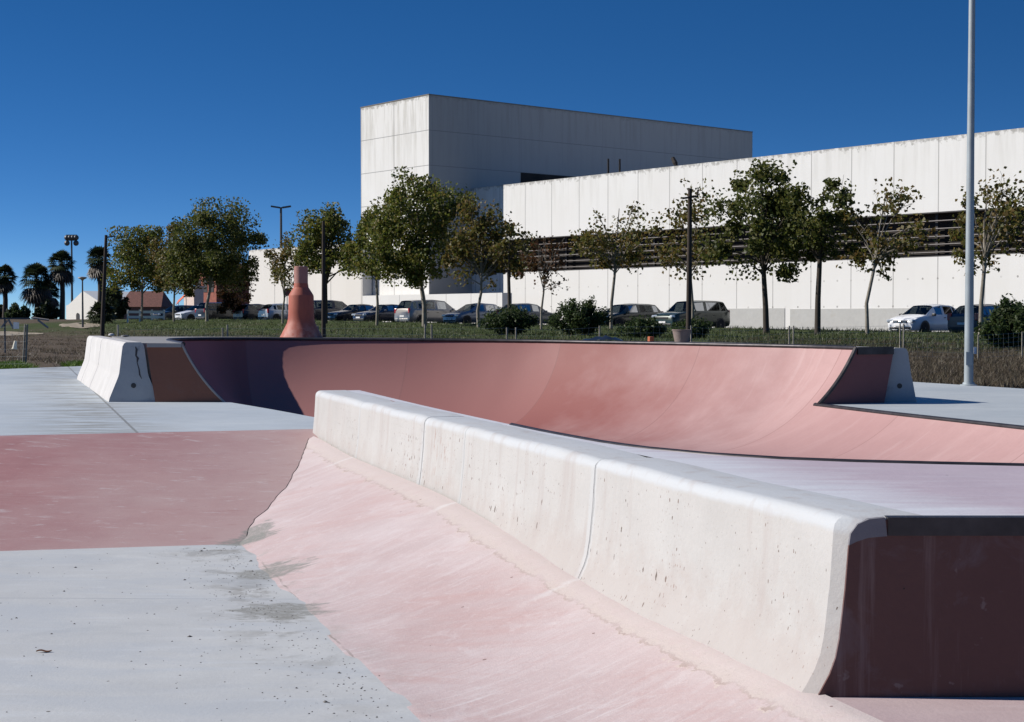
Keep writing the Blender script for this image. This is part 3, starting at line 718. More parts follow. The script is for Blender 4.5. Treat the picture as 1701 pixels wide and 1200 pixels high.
# ------------------------------------------------------------------ big white building
UW = 72.0
M_wall = None
def wall_mat(name, ph, per, zt, horiz=None, base=(.80, .785, .75), base2=(.83, .82, .795), drip=.32, dlen=3.2):
    N = NT(name); P = N.pos(); z = N.n('ShaderNodeSeparateXYZ', {0: P}).outputs[2]
    t = N.dot(P, tuple(DW)); u = N.dot(P, tuple(NW))
    a = N.noise(P, .35, 5, .6); c = N.mix(N.rmp(a, .3, .7), base, base2)
    # panel tone differs a little from one cast panel to the next
    cell = N.m('FLOOR', N.m('DIVIDE', N.m('SUBTRACT', t, ph), per))
    wn = N.n('ShaderNodeTexWhiteNoise', {1: cell}, noise_dimensions='1D').outputs[0]
    c = N.mix(N.rmp(wn, 0, 1, 0, .35), c, tuple(x*.93 for x in base))
    sv = N.n('ShaderNodeCombineXYZ', {0: N.m('MULTIPLY', t, 2.6), 1: N.m('MULTIPLY', u, 2.6), 2: N.m('MULTIPLY', z, .22)}).outputs[0]
    s1 = N.noise(sv, 1.0, 5, .65)
    dep = N.m('SUBTRACT', zt, z)
    c = N.mix(N.m('MULTIPLY', N.rmp(s1, .46, .66, 0, drip), N.rmp(dep, 0, dlen, 1, .12)), c, (.52, .50, .45))
    n2 = N.noise(P, 3.0, 4, .7)
    c = N.mix(N.rmp(N.m('ADD', dep, N.rmp(n2, .3, .7, -.28, .28)), .03, .20, .6, 0), c, (.24, .23, .20))
    fr = N.m('FRACT', N.m('DIVIDE', N.m('SUBTRACT', t, ph), per))
    j = N.m('LESS_THAN', N.m('ABSOLUTE', N.m('SUBTRACT', fr, .5)), .010)
    fr2 = N.m('FRACT', N.m('DIVIDE', u, 4.4)); j2 = N.m('LESS_THAN', N.m('ABSOLUTE', N.m('SUBTRACT', fr2, .5)), .006)
    c = N.mix(N.m('MULTIPLY', j, .8), c, (.33, .32, .31))
    if zt > 50:      # tie holes left by the formwork
        ft = N.m('MULTIPLY', N.m('SUBTRACT', N.m('FRACT', N.m('DIVIDE', N.m('SUBTRACT', t, ph), per/3)), .5), per/3)
        fz = N.m('MULTIPLY', N.m('SUBTRACT', N.m('FRACT', N.m('DIVIDE', z, 1.55)), .5), 1.55)
        rr = N.m('ADD', N.m('MULTIPLY', ft, ft), N.m('MULTIPLY', fz, fz))
        c = N.mix(N.m('MULTIPLY', N.m('LESS_THAN', rr, .004), N.rmp(N.noise(P, .9, 2), .4, .6, .1, .7)), c, (.25, .24, .22))
    if horiz:
        zz, ph2 = horiz
        f3 = N.m('FRACT', N.m('DIVIDE', N.m('SUBTRACT', ph2, z), zz)); j3 = N.m('LESS_THAN', N.m('ABSOLUTE', N.m('SUBTRACT', f3, .5)), .011)
        c = N.mix(N.m('MULTIPLY', j3, .75), c, (.25, .25, .25)); c = N.mix(N.m('MULTIPLY', j2, .5), c, (.33, .33, .33))
    c = N.mix(1.0, c, (ALB, ALB, ALB), 'MULTIPLY')
    N.set(N.b, 'Base Color', c); N.set(N.b, 'Roughness', .85); N.set(N.b, 'Specular IOR Level', .2)
    return N.mat
zWt, zBt, zBb = atU(872, 303.5, UW).z, atU(872, 396.5, UW).z, atU(872, 452.5, UW).z
tR = tof(1900, UW)
per = abs(tof(916, UW)-tof(873, UW))*1.0
per = abs(tof(1635.6, UW)-tof(872.5, UW))/13.0
ph = tof(872.5, UW)-per/2
M_wall = wall_mat('white precast panels', ph, per, zWt)
M_wall2 = wall_mat('white rendered lower wall', ph, per, 90, base=(.80, .785, .75), drip=.2)
tC = tof(784, UW); uC = UW-4
for _ in range(60):
    p = W(uC, tC); px = CXP+F*p.x/p.y*1.0
    uC += (713-px)*.02
tL = tof(600, uC)
zT = atU(713, 157.5, uC).z
pr_ = atT(1250, 217, tC); uE = pr_.dot(NW)
bld = empty('concrete_building', W(UW, (tC+tR)/2, 1.0), 'large white concrete building with tall block and long dark louvred window band', 'building')
gz = -.5
mb = MB(); ubox(mb, UW, UW+.5, tC-.02, tR, zBt, zWt); ubox(mb, UW+.5, UW+40, tC-.02, tR, zWt-1.2, zWt-.9)
loc(mb.build('upper_wall', M_wall), bld)
mb = MB(); ubox(mb, UW, UW+.5, tC-.02, tR, gz, zBb); loc(mb.build('lower_wall', M_wall2), bld)
M_dark = plain('dark window recess', (.030, .025, .022), .8, spec=.2, var=.4, vs=.6)
mb = MB(); ubox(mb, UW+.9, UW+1.0, tC-.02, tR, zBb-.1, zBt+.1); loc(mb.build('window_band', M_dark), bld)
mb = MB(); ubox(mb, UW+.02, UW+1.0, tC-.02, tR, zBt-.06, zBt-.002); ubox(mb, UW+.02, UW+1.0, tC-.02, tR, zBb+.002, zBb+.06); loc(mb.build('band_frame', plain('dark soffit', (.05, .045, .045))), bld)
M_slat = plain('brown weathered louvre slats', (.17, .15, .14), .6, var=.2)
mb = MB(); hgt = zBt-zBb
for k in range(5):
    z = zBb + hgt*(.10+.175*k); mb.box(W(UW+.22, (tC+tR)/2, z), (.24, abs(tR-tC)-.1, .04), ROT, 0, R(8))
loc(mb.build('louvre_slats', M_slat), bld)
t = tC-per*.5; M_lp = plain('dark louvre posts', (.04, .035, .035))
while t > tR:
    mb = MB(); ubox(mb, UW+.42, UW+.60, t, t-.16, zBb+.06, zBt-.06); t -= per*1.5
    loc(mb.build('louvre_post', M_lp), bld)
# grey base course
zpl = atU(1400, 513, UW).z
M_base = concrete('grey painted base course', (.50, .495, .47), (.55, .545, .52), big=.5, fine=6, stain=(.7, .62, .45, (.42, .38, .31)))
mb = MB(); ubox(mb, UW-.03, UW+.1, tof(1313, UW), tR, gz, zpl); ubox(mb, UW-.03, UW+.1, tof(1198, UW), tof(1304, UW), gz, zpl+.05); loc(mb.build('base_course', M_base), bld)
# tower
rowh = (zT-atU(713, 216, uC).z)
fph = abs(tof(655, uC)-tC)
M_tower = wall_mat('white tower panels', tC+fph*.5, fph, zT, horiz=(rowh, zT+rowh*.5), drip=.85, dlen=7.0)
mb = MB(); ubox(mb, uC, uE, tC, tL, gz, zT); tw = loc(mb.build('tower', M_tower), bld)
ps0, ps1 = atT(865, 287, tC), atT(1010, 303, tC)
mb = MB(); ubox(mb, ps0.dot(NW), ps1.dot(NW), tC-.05, tC+.1, ps1.z-.6, ps0.z); loc(mb.build('slot_window', M_dark), bld)
mb = MB(); ubox(mb, uC-.03, uE+.03, tC-.03, tL+.03, zT+.002, zT+.07); loc(mb.build('tower_cap', plain('dark stained cap', (.16, .15, .13), .9)), bld)
# lower wing at left and the low wall before the tower
uA_ = uC-1.0
zA_ = atU(500, 410, uA_).z; zlo = atU(770, 488, uA_).z
M_annex = wall_mat('white annex render', ph, per*1.5, zA_, base=(.80, .765, .71), base2=(.82, .79, .745))
mb = MB(); ubox(mb, uA_, uA_+.9, tof(414, uA_), tof(602, uA_), gz, zA_); loc(mb.build('annex_wall', M_annex), bld)
mb = MB(); ubox(mb, uA_+.01, uA_+.9, tof(602, uA_)-.01, tof(834, uA_), gz, zlo); loc(mb.build('low_wall', M_wall2), bld)
# roof fittings
for px, y0, y1 in ((1010.5, 264, 300), (1029.5, 264.5, 290)):
    mb = MB(); a_, b_ = atU(px, y0, UW+3), atU(px, y1, UW+3); mb.tube([a_, b_], .07, 6); loc(mb.build('roof_mast', M_dark), bld)
a_, b_ = atU(1117.5, 262.5, UW+.6), atU(1124.5, 277.5, UW+.6); mb = MB(); mb.tube([a_, a_+(b_-a_)*.6, b_], [.13, .17, .06], 8); loc(mb.build('roof_floodlight', M_dark), bld)

# ------------------------------------------------------------------ far left buildings
M_white = plain('white lime wash', (.78, .75, .68), .9, var=.05)
M_tile = plain('red clay roof tiles', (.15, .06, .042), .85, var=.35, vs=5)
M_brick = plain('dark red brick wall', (.24, .075, .05), .9, var=.3, vs=3)
M_hole = plain('dark opening', (.02, .018, .018), .6)
# gabled white chapel-like hut
Yc = 235.0; base = atY(128, 534.5, Yc); s_ = Yc/F
ch = empty('gabled_house', base, 'small white gabled building with an arched dark door beside the palms', 'building')
zg = base.z-1
def cz(py): return atY(128, py, Yc).z
def cx(px): return atY(px, 530, Yc).x
mb = MB(); L0, L1_ = cx(110), cx(182); ap_ = cx(146); CK = 1/math.cos(R(38))
CH = Matrix.Translation((L0, Yc, 0)) @ Matrix.Rotation(R(-38), 4, 'Z') @ Matrix.Scale(CK, 4, (1, 0, 0)) @ Matrix.Translation((-L0, -Yc, 0))
ring = [(L0, zg), (L1_, zg), (L1_, cz(503)), (ap_, cz(484)), (cx(116), cz(506)), (L0, cz(508))]
mb.add([(x, Yc, z) for x, z in ring]+[(x, Yc+9, z) for x, z in ring], [tuple(range(6)), tuple(reversed(range(6, 12)))]+[(i, (i+1) % 6, 6+(i+1) % 6, 6+i) for i in range(6)])
mb.v = [tuple(CH @ Vector(p)) for p in mb.v]; loc(mb.build('wall', M_white), ch)
mb = MB(); dx = cx(135.2); hw = 3.3*s_; prof = [(dx-hw, zg), (dx+hw, zg), (dx+hw, cz(524))]+[(dx+hw*math.cos(q), cz(524)+hw*1.2*math.sin(q)) for q in (R(30), R(60), R(90), R(120), R(150))]+[(dx-hw, cz(524))]
mb.add([(x, Yc-.06, z) for x, z in prof], [tuple(range(len(prof)))]); mb.v = [tuple(CH @ Vector(p)) for p in mb.v]; loc(mb.build('door', M_hole), ch)
# house with red roof
Yh = 200.0; base = atY(232, 531, Yh); hs = empty('tiled_house', base, 'low house with red clay tile roof behind the leftmost plane trees', 'house')
mb = MB(); x0, x1 = atY(196, 530, Yh).x, atY(268, 530, Yh).x; zr, ze = atY(232, 483, Yh).z, atY(232, 510, Yh).z
mb.box(((x0+x1)/2, Yh+4, (base.z-1+ze)/2), (x1-x0-.6, 7, ze-base.z+1)); loc(mb.build('wall', plain('brown plaster wall', (.17, .11, .09), .9)), hs)
mb = MB(); mb.add([(x0, Yh, ze), (x1, Yh, ze), (x1-.6, Yh+4, zr), (x0+.6, Yh+4, zr), (x0, Yh+8, ze), (x1, Yh+8, ze)], [(0, 1, 2, 3), (3, 2, 5, 4), (0, 3, 4), (1, 5, 2)]); loc(mb.build('roof', M_tile), hs)
# brick block and white pillar behind the trees
Yb = 175.0; base = atY(365, 531, Yb); bb = empty('brick_building', base, 'dark red brick building half hidden behind the big left plane tree', 'building')
mb = MB(); x0, x1 = atY(338, 530, Yb).x, atY(414, 530, Yb).x; zz = atY(370, 437, Yb).z
mb.box(((x0+x1)/2, Yb+6, (base.z-1+zz)/2), (8, x1-x0, zz-base.z+1), ROT); loc(mb.build('wall', M_brick), bb)
BQ = Vector(((x0+x1)/2, Yb+6, 0))
for k in (-1.6, 0, 1.6):
    q_ = BQ - NW*4.0 + DW*k; mb = MB(); mb.box((q_.x, q_.y, zz-2.6), (.1, .9, 1.5), ROT); loc(mb.build('window', M_hole), bb)
Yp = 170.0; base = atY(322, 531, Yp); mb = MB(); x0, x1 = atY(310, 530, Yp).x, atY(334, 530, Yp).x; zz = atY(322, 478, Yp).z
mb.box(((x0+x1)/2, Yp, (base.z-1+zz)/2), (1.2, x1-x0+.8, zz-base.z+1), ROT); mb.box(((x0+x1)/2, Yp, zz+.08), (1.4, x1-x0+1.0, .16), ROT)
o = mb.build('gate_wall', plain('pale pink gate wall', (.62, .50, .44), .9)); tag(o, 'pale pinkish wall block behind the parked cars beside the orange awning', 'wall')
p = atY(299, 491, 168); aw = empty('orange_awning', (p.x, p.y, tz(p)), 'slanted orange awning on thin posts beside the pale wall', 'awning')
mb = MB(); c0 = [atY(x, y, 168) for x, y in ((296, 499), (309, 487))]; mb.add([c0[0], c0[1], c0[1]+Vector((.1, -1.6, -.5)), c0[0]+Vector((.1, -1.6, -.5))]+[q+Vector((0, 0, -.06)) for q in (c0[0], c0[1], c0[1]+Vector((.1, -1.6, -.5)), c0[0]+Vector((.1, -1.6, -.5)))], [(0, 1, 2, 3), (7, 6, 5, 4), (0, 4, 5, 1), (1, 5, 6, 2), (2, 6, 7, 3), (3, 7, 4, 0)])
loc(mb.build('canopy', plain('orange canvas', (.55, .10, .03), .7)), aw)
mb = MB(); mb.tube([c0[1], (c0[1].x, c0[1].y, tz(c0[1]))], .05, 6); mb.tube([c0[0], (c0[0].x, c0[0].y, tz(c0[0]))], .05, 6); loc(mb.build('post', M_white), aw)
# white rail fence
Yf = 120.0; base = atY(240, 533, Yf); wf = empty('rail_fence', (base.x, base.y, tz(base)), 'low white wooden rail fence below the red tiled roof', 'fence')
mb = MB(); x0, x1 = atY(212, 530, Yf).x, atY(272, 530, Yf).x
for py in (518.5, 527): mb.box(((x0+x1)/2, Yf, atY(240, py, Yf).z), (x1-x0, .05, .20))
loc(mb.build('rail', M_white), wf)
for k in range(4): mb = MB(); x = x0+(x1-x0)*k/3; mb.box((x, Yf+.08, atY(240, 523, Yf).z-.15), (.14, .1, 1.1)); loc(mb.build('post', M_white), wf)
# distant tree line masses
def bush_pts(n, c, r, up=1.0):
    d = nrng.normal(size=(n, 3)); d /= np.linalg.norm(d, axis=1)[:, None]; d[:, 2] = np.abs(d[:, 2])*up
    return np.array(c)+d*np.array(r)*(nrng.uniform(.25, 1, (n, 1))**.5)
def leaf_mat(name, cols, trans=.45):
    N = NT(name); isl = N.n('ShaderNodeNewGeometry').outputs['Random Per Island']
    cr = N.n('ShaderNodeValToRGB'); N.set(cr, 0, isl); el = cr.color_ramp.elements
    while len(el) < len(cols): el.new(.5)
    for i, c in enumerate(cols): el[i].position = i/(len(cols)-1); el[i].color = (*c, 1)
    N.set(N.b, 'Base Color', cr.outputs[0]); N.set(N.b, 'Roughness', .55); N.set(N.b, 'Specular IOR Level', .35)
    tr = N.n('ShaderNodeBsdfTranslucent', {0: cr.outputs[0]})
    mx = N.n('ShaderNodeMixShader', {0: trans}); N.t.links.new(N.b.outputs[0], mx.inputs[1]); N.t.links.new(tr.outputs[0], mx.inputs[2]); N.t.links.new(mx.outputs[0], N.out.inputs[0])
    return N.mat
GR = [(.058, .082, .013), (.09, .115, .019), (.13, .15, .027), (.17, .165, .036), (.18, .135, .036)]
M_leaf = leaf_mat('plane tree leaves', GR)
M_leafd = leaf_mat('dark plane tree leaves', [(.050, .068, .014), (.076, .092, .02), (.11, .122, .027), (.145, .13, .034)])
M_leafb = leaf_mat('browning plane tree leaves', [(.075, .088, .017), (.115, .112, .023), (.15, .115, .03), (.15, .09, .026), (.10, .12, .024)])
M_leafr = leaf_mat('rusty leaves', [(.05, .035, .015), (.085, .042, .018), (.11, .045, .018), (.04, .045, .014)])
M_shrub = leaf_mat('shrub leaves', [(.022, .042, .012), (.036, .060, .017), (.056, .085, .026), (.085, .10, .04)])
M_palm = leaf_mat('palm fronds', [(.018, .030, .011), (.030, .044, .016), (.048, .060, .024)], .2)
M_skirt = leaf_mat('dead palm fronds', [(.07, .055, .04), (.11, .085, .06), (.045, .035, .027)], .2)
M_bark = concrete('mottled plane bark', (.22, .19, .15), (.34, .31, .26), big=3, fine=18, rough=.9, stain=(5, .55, .7, (.13, .10, .075)))
M_barkd = concrete('dark bark', (.055, .045, .035), (.085, .07, .055), big=3, fine=18, rough=.9)
def leaves(C, size, mat, name, parent, long=1.0, flat=0.0):
    """one small folded kite per leaf"""
    n = len(C); a = nrng.normal(size=(n, 3)); a[:, 2] *= (1-flat); a /= np.linalg.norm(a, axis=1)[:, None]
    b = nrng.normal(size=(n, 3)); b -= a*np.sum(a*b, 1)[:, None]; b /= np.linalg.norm(b, axis=1)[:, None]
    c = np.cross(a, b); s = size*nrng.uniform(.6, 1.25, (n, 1))
    v0 = C - a*s*.5*long; v1 = C + b*s*.42 + c*s*.12; v2 = C + a*s*.55*long; v3 = C - b*s*.42 + c*s*.12
    V = np.stack([v0, v1, v2, v3], 1).reshape(-1, 3); Fc = np.arange(4*n).reshape(n, 4)
    o = raw_mesh(name, V, Fc, mat)
    return loc(o, parent) if parent is not None else o

def tree(px, x0, x1, yt, yb, dens, label, mat=M_leaf, u=53.0, bark=M_bark, tr=.09, lean=0.0, top_sparse=0.0, nl_=9, clr=.20, group='plane trees along the parking row', leafs=.185, seed=None):
    rg = random.Random(seed or int(px))
    b = atU(px, 540, u); b.z = tz(b)-.05; s = b.y/F
    zt_, zb_ = EYE+(530-yt)*s, EYE+(530-yb)*s
    xc = b.x+((x0+x1)/2-px)*s; rx = (x1-x0)/2*s; rz = (zt_-zb_)/2; zc_ = (zt_+zb_)/2
    T = empty('plane_tree', b, label, 'tree', group)
    c0 = np.array([xc, b.y, zc_]); ext = np.array([rx, rx*.95, rz])
    K = int(22+26*rx*rz/6)
    cl = []
    while len(cl) < K:
        d = np.array([rg.gauss(0, 1) for _ in range(3)]); d /= np.linalg.norm(d)
        rr = rg.uniform(.22, 1)**.62*.95
        q = d*rr
        wz = .82+.18*math.cos((q[2]+.25)*1.5)         # narrower towards top
        q[0] *= wz*1.20; q[1] *= wz*1.15
        cl.append(c0+q*ext)
    cl = np.array(cl)
    mb = MB(); h0 = zb_+(zt_-zb_)*.06
    tp = [Vector((b.x, b.y, b.z)), Vector((b.x+rg.uniform(-.05, .05), b.y, b.z+(h0-b.z)*.5)), Vector((b.x+(xc-b.x)*.3+rg.uniform(-.06, .06), b.y, h0)), Vector((b.x+(xc-b.x)*.6, b.y+rg.uniform(-.2, .2), h0+(zt_-h0)*.4)), Vector((xc, b.y+rg.uniform(-.2, .2), zb_+(zt_-zb_)*.86))]
    mb.tube(tp, [tr*1.15, tr, tr*.85, tr*.5, .018], 8)
    order = sorted(range(K), key=lambda i: rg.random())[:int(nl_*1.8)]
    for i in order:
        e_ = Vector(cl[i]); f = rg.uniform(.0, .75); hz = h0+(min(e_.z, zt_)-h0)*f*.8
        if hz < h0: hz = h0-rg.uniform(0, .15)
        k = (hz-h0)/(zt_-h0); st = tp[2].lerp(tp[4], max(0, k)) if k > 0 else tp[2]
        mid = st.lerp(e_, .5)+Vector((rg.uniform(-.15, .15), rg.uniform(-.15, .15), .18*rx*.4))
        mb.tube([st, mid, e_], [tr*.42, tr*.26, .012], 5, cap=False)
        for _ in range(2):
            e2 = e_+Vector((rg.gauss(0, .3), rg.gauss(0, .3), rg.gauss(.1, .3))); mb.tube([mid.lerp(e_, .6), e2], [.014, .006], 4, cap=False)
    loc(mb.build('trunk', bark, smooth=60), T)
    area = math.pi*rx*rz; n = int(dens*area/(.5*.42*leafs*leafs*1.05)*1.7)
    wts = np.array([rg.uniform(.25, 1.6) for _ in range(K)])
    if top_sparse: wts *= np.where(cl[:, 2] > zc_, 1-top_sparse, 1.0)
    wts /= wts.sum(); cnt = nrng.multinomial(n, wts)
    sig = clr*(rx*rz)**.5*.92
    C = np.concatenate([cl[i]+np.clip(nrng.normal(size=(k, 3)), -1.7, 1.7)*np.array([sig, sig, sig*.85])*nrng.uniform(.4, 1.15) for i, k in enumerate(cnt) if k])
    C = C[(C[:, 2] > zb_-.25) & (C[:, 2] < zt_+.25)]
    leaves(C, leafs, mat, 'crown', T)
    return T

tree(235.5, 184, 292, 362, 503, 2.3, 'leafy green plane tree farthest left in the row, over the white rail fence')
tree(289, 244, 336, 374, 500, 2.1, 'olive brown plane tree squeezed between the two big trees at left', M_leafb, tr=.08)
tree(344, 278, 436, 333, 492, 2.4, 'broad dark plane tree in front of the red brick building', M_leafd, tr=.12, clr=.18)
tree(392, 352, 416, 425, 528, 2.3, 'low rusty brown tree at the left corner of the white annex', M_leafr, u=60, tr=.06)
tree(469.6, 438, 512, 388, 505, .75, 'sparse browning plane tree just left of the red chimney', M_leafb, tr=.07)
tree(540, 492, 592, 336, 486, 2.2, 'dense green plane tree with dark trunk right of the red chimney', M_leaf, bark=M_barkd, tr=.15)
tree(626, 572, 668, 350, 474, 2.2, 'green plane tree with pale slanting trunk over the dark sedan', tr=.085, lean=.2)
tree(705, 608, 772, 274, 486, 2.2, 'tall plane tree in front of the corner of the white tower', tr=.14, clr=.18, nl_=12)
tree(795, 742, 866, 328, 496, 1.35, 'browning plane tree at the shaded foot of the tower', M_leafb, tr=.09)
tree(846.5, 812, 880, 395, 462, .85, 'small thin brown crown on a straight dark trunk left of the leafless tree', M_leafb, bark=M_barkd, tr=.10)
tree(899, 866, 948, 388, 492, .42, 'nearly leafless small tree before the louvres', M_leafr, tr=.06, leafs=.17)
tree(1015, 958, 1098, 328, 466, .68, 'medium plane tree thin on top, over the dark estate car', M_leafb, tr=.08, top_sparse=.55)
tree(1150, 1088, 1206, 305, 478, .5, 'wispy plane tree behind the wooden pole', M_leafb, tr=.07, top_sparse=.3)
tree(1273, 1178, 1348, 257, 474, 1.75, 'largest plane tree before the long white wall', M_leafd, bark=M_barkd, tr=.13, clr=.175, nl_=12)
tree(1358, 1310, 1426, 290, 446, 1.45, 'plane tree with straight dark trunk right of the largest tree', M_leafd, bark=M_barkd, tr=.125)
tree(1441, 1402, 1542, 293, 462, .6, 'airy plane tree left of the white car', M_leafb, tr=.08, top_sparse=.35)
tree(1629, 1562, 1720, 290, 450, .6, 'airy plane tree behind the tall lamp pole at right', M_leafb, tr=.09, top_sparse=.35)

# ------------------------------------------------------------------ shrubs
def shrub(px, x0, x1, yt, yb, label, u=47, n=2600, spiky=True, mat=M_shrub, name='shrub', lf=.085):
    rg = random.Random(int(px)); b = atU(px, 545, u); s = b.y/F; b.z = tz(b)
    S = empty(name, b, label, 'shrub', None)
    zt_ = EYE+(530-yt)*s; rx = (x1-x0)/2*s; xc = b.x+((x0+x1)/2-px)*s
    mb = MB(); C = []
    for k in range(46 if spiky else 26):
        a = rg.uniform(0, 6.28); r_ = rg.uniform(.1, 1)**.7; hh = (zt_-b.z)*(1-.62*r_**1.6)*rg.uniform(.7, 1.04)
        e_ = Vector((xc+rx*r_*math.cos(a), b.y+rx*.8*r_*math.sin(a), b.z+hh)); st = Vector((xc+rx*.25*r_*math.cos(a), b.y+rx*.2*math.sin(a), b.z-.05))
        mid = st.lerp(e_, .55)+Vector((0, 0, hh*.12)); mb.tube([st, mid, e_], [.014, .010, .004], 4, cap=False)
        m = int(n*2.6)//46
        for _ in range(m):
            q = rg.random()**.6; p = (st.lerp(mid, q*2) if q < .5 else mid.lerp(e_, q*2-1)); C.append((p.x+rg.gauss(0, .11), p.y+rg.gauss(0, .11), p.z+rg.gauss(0, .10)))
    loc(mb.build('stems', M_barkd), S)
    leaves(np.array(C), lf, mat, 'foliage', S, long=1.7)
    return S
shrub(845, 794, 898, 505, 562, 'rounded dark green shrub left of the tallest shrub in the middle')
shrub(962, 908, 1018, 488, 564, 'tall spiky green shrub in front of the dark estate car', n=3400)
shrub(1070, 1026, 1108, 524, 562, 'low green shrub between the spiky shrub and the wooden pole', n=1800)
shrub(1160, 1112, 1192, 530, 562, 'low dark shrub right of the wooden pole', n=1500)
shrub(1664, 1622, 1745, 492, 580, 'large dark green shrub at the right edge behind the wire fence', u=44, n=5200)
shrub(190, 166, 214, 462, 536, 'dark bushy shrub behind the short street lamp at left', u=60, n=4200, spiky=False, mat=M_palm, lf=.2)
shrub(32, 10, 52, 500, 530, 'rounded green bush among the palms at far left', u=62, n=2600, spiky=False, lf=.2)
shrub(512, 506, 530, 537, 562, 'little weed clump at the foot of the red chimney', u=40, n=200)

for px_, x0_, x1_, yt_, lb_ in ((-8, -30, 14, 502, 'dark bush at the very left edge under the edge palm'), (78, 56, 100, 499, 'dark bush between the wide palm and the tallest palm')):
    shrub(px_, x0_, x1_, yt_, 532, lb_, u=66, n=3400, spiky=False, mat=M_palm, lf=.24)
# ------------------------------------------------------------------ palms
def palm(px, yt, w, label, Yd=170.0, skirt=1.0):
    rg = random.Random(int(px)+3); b = atY(px, 530, Yd); b.z = tz(b)-.2; s = Yd/F
    T = empty('fan_palm', b, label, 'palm tree', 'fan palms on the left horizon'); zt_ = EYE+(530-yt)*s; r_ = w/2*s; zc_ = zt_-r_*.85
    mb = MB(); mb.tube([(b.x, b.y, b.z), (b.x+.1, b.y, (b.z+zc_)/2), (b.x, b.y, zc_)], [.34, .27, .25], 9); loc(mb.build('trunk', M_barkd, smooth=60), T)
    def fans(n, elo, ehi, length, mat, name):
        V = []; Fc = []
        for k in range(n):
            az = rg.uniform(0, 6.283); el = rg.uniform(elo, ehi); L = length*rg.uniform(.8, 1.1)
            d = Vector((math.cos(az)*math.cos(el), math.sin(az)*math.cos(el), math.sin(el))); hub = Vector((b.x, b.y, zc_)); h = hub+d*L*.5
            sd = d.cross(Vector((0, 0, 1)));  sd = sd.normalized() if sd.length > .01 else Vector((1, 0, 0)); up = sd.cross(d)
            w0 = .03; o0 = len(V); V += [hub-sd*w0, hub+sd*w0, h+sd*w0, h-sd*w0]; Fc.append((o0, o0+1, o0+2, o0+3))
            for q in range(-5, 6):
                a = q*R(15); dd = d*math.cos(a)+sd*math.sin(a); tip = h+dd*L*.58-Vector((0, 0, L*.12*(1+abs(q)/5)))
                pr = (sd*math.cos(a)-d*math.sin(a))*.075
                m_ = h+dd*L*.33; o0 = len(V); V += [h, m_+pr, tip, m_-pr]; Fc.append((o0, o0+1, o0+2, o0+3))
        return loc(raw_mesh(name, [tuple(v) for v in V], Fc, mat), T)
    fans(74, R(-35), R(85), r_*1.12, M_palm, 'crown')
    if skirt: fans(46, R(-88), R(-48), r_*1.3*skirt, M_skirt, 'dead_fronds')
palm(8, 443, 40, 'fan palm at the left edge of the picture')
palm(61, 441, 52, 'wide fan palm between the edge palm and the tallest one', skirt=1.25)
palm(103, 419, 44, 'tallest slim fan palm beside the floodlight mast', skirt=1.15)
palm(166, 412, 44, 'fan palm partly hidden behind the thin wooden pole at left', Yd=150, skirt=1.1)
palm(82, 470, 36, 'short fan palm crowded under the tallest palm', Yd=180, skirt=1.2)
palm(168, 503, 44, 'squat palm with long arching fronds in front of the white gabled building', Yd=120, skirt=0)

# ------------------------------------------------------------------ poles, lamps, signs
M_galv = plain('galvanised steel', (.30, .335, .35), .5, .1, var=.10, vs=3)
M_wood = concrete('dark weathered timber', (.045, .035, .028), (.075, .058, .045), big=4, fine=30, rough=.9)
M_metal = plain('dark grey metal', (.08, .085, .09), .5, .3)
b = G(1609, 640.5, ZU); lp = empty('lamp_pole', b, 'tall tapered galvanised steel pole standing on the right grey pavement', 'pole')
mb = MB(); mb.tube([(b.x, b.y, b.z-.1), (b.x, b.y, b.z+4), (b.x+.01, b.y, b.z+12)], [.076, .060, .032], 20); loc(mb.build('shaft', M_galv, smooth=60), lp)
mb = MB(); mb.lathe([(.14, 0), (.14, .015), (.10, .02), (.095, .05)], c=(b.x, b.y, b.z), n=16)
loc(mb.build('base_plate', M_galv, smooth=40), lp)
mb = MB(); mb.box((b.x-.02, b.y-.070, b.z+.45), (.10, .02, .22)); loc(mb.build('access_door', M_galv), lp)
mb = MB(); mb.tube([(b.x, b.y, b.z+12), (b.x-.4, b.y-.1, b.z+12.25), (b.x-1.2, b.y-.3, b.z+12.35)], .035, 8); mb.box((b.x-1.5, b.y-.36, b.z+12.33), (.6, .2, .1)); loc(mb.build('lamp_head', M_galv), lp)
# tall wooden pole with crossbar
b = atU(1143.5, 548, 40); b.z = tz(b); s = b.y/F
wp = empty('wooden_pole', b, 'thick dark wooden pole with short crossbar behind the flower pot', 'pole')
zt_ = EYE+(530-314)*s; mb = MB(); mb.tube([(b.x, b.y, b.z-.2), (b.x+2*s, b.y, zt_)], [.105, .075], 10); loc(mb.build('post', M_wood, smooth=60), wp)
zc2 = EYE+(530-329)*s; mb = MB(); mb.box((b.x+2*s, b.y-.1, zc2), (27*s, .07, .07), 0, 0, R(-8)); mb.tube([(b.x+14*s, b.y-.1, zc2+.05), (b.x+14.5*s, b.y-.1, zc2+.26)], .035, 6); loc(mb.build('crossbar', M_wood), wp)
b = atY(168.5, 548, 62); b.z = tz(b); s = b.y/F
tp_ = empty('wooden_pole', b, 'thin dark leaning pole with a short arm behind the left jersey barriers', 'pole')
mb = MB(); zt_ = EYE+(530-391)*s; mb.tube([(b.x, b.y, b.z-.2), (b.x+9*s, b.y, zt_)], [.10, .06], 9); loc(mb.build('post', M_wood, smooth=60), tp_)
mb = MB(); mb.tube([(b.x+9*s, b.y, zt_-.1), (b.x+24*s, b.y, zt_-.04)], .03, 6); loc(mb.build('arm', M_wood), tp_)
b = atY(537.5, 555, 45); b.z = tz(b); s = b.y/F
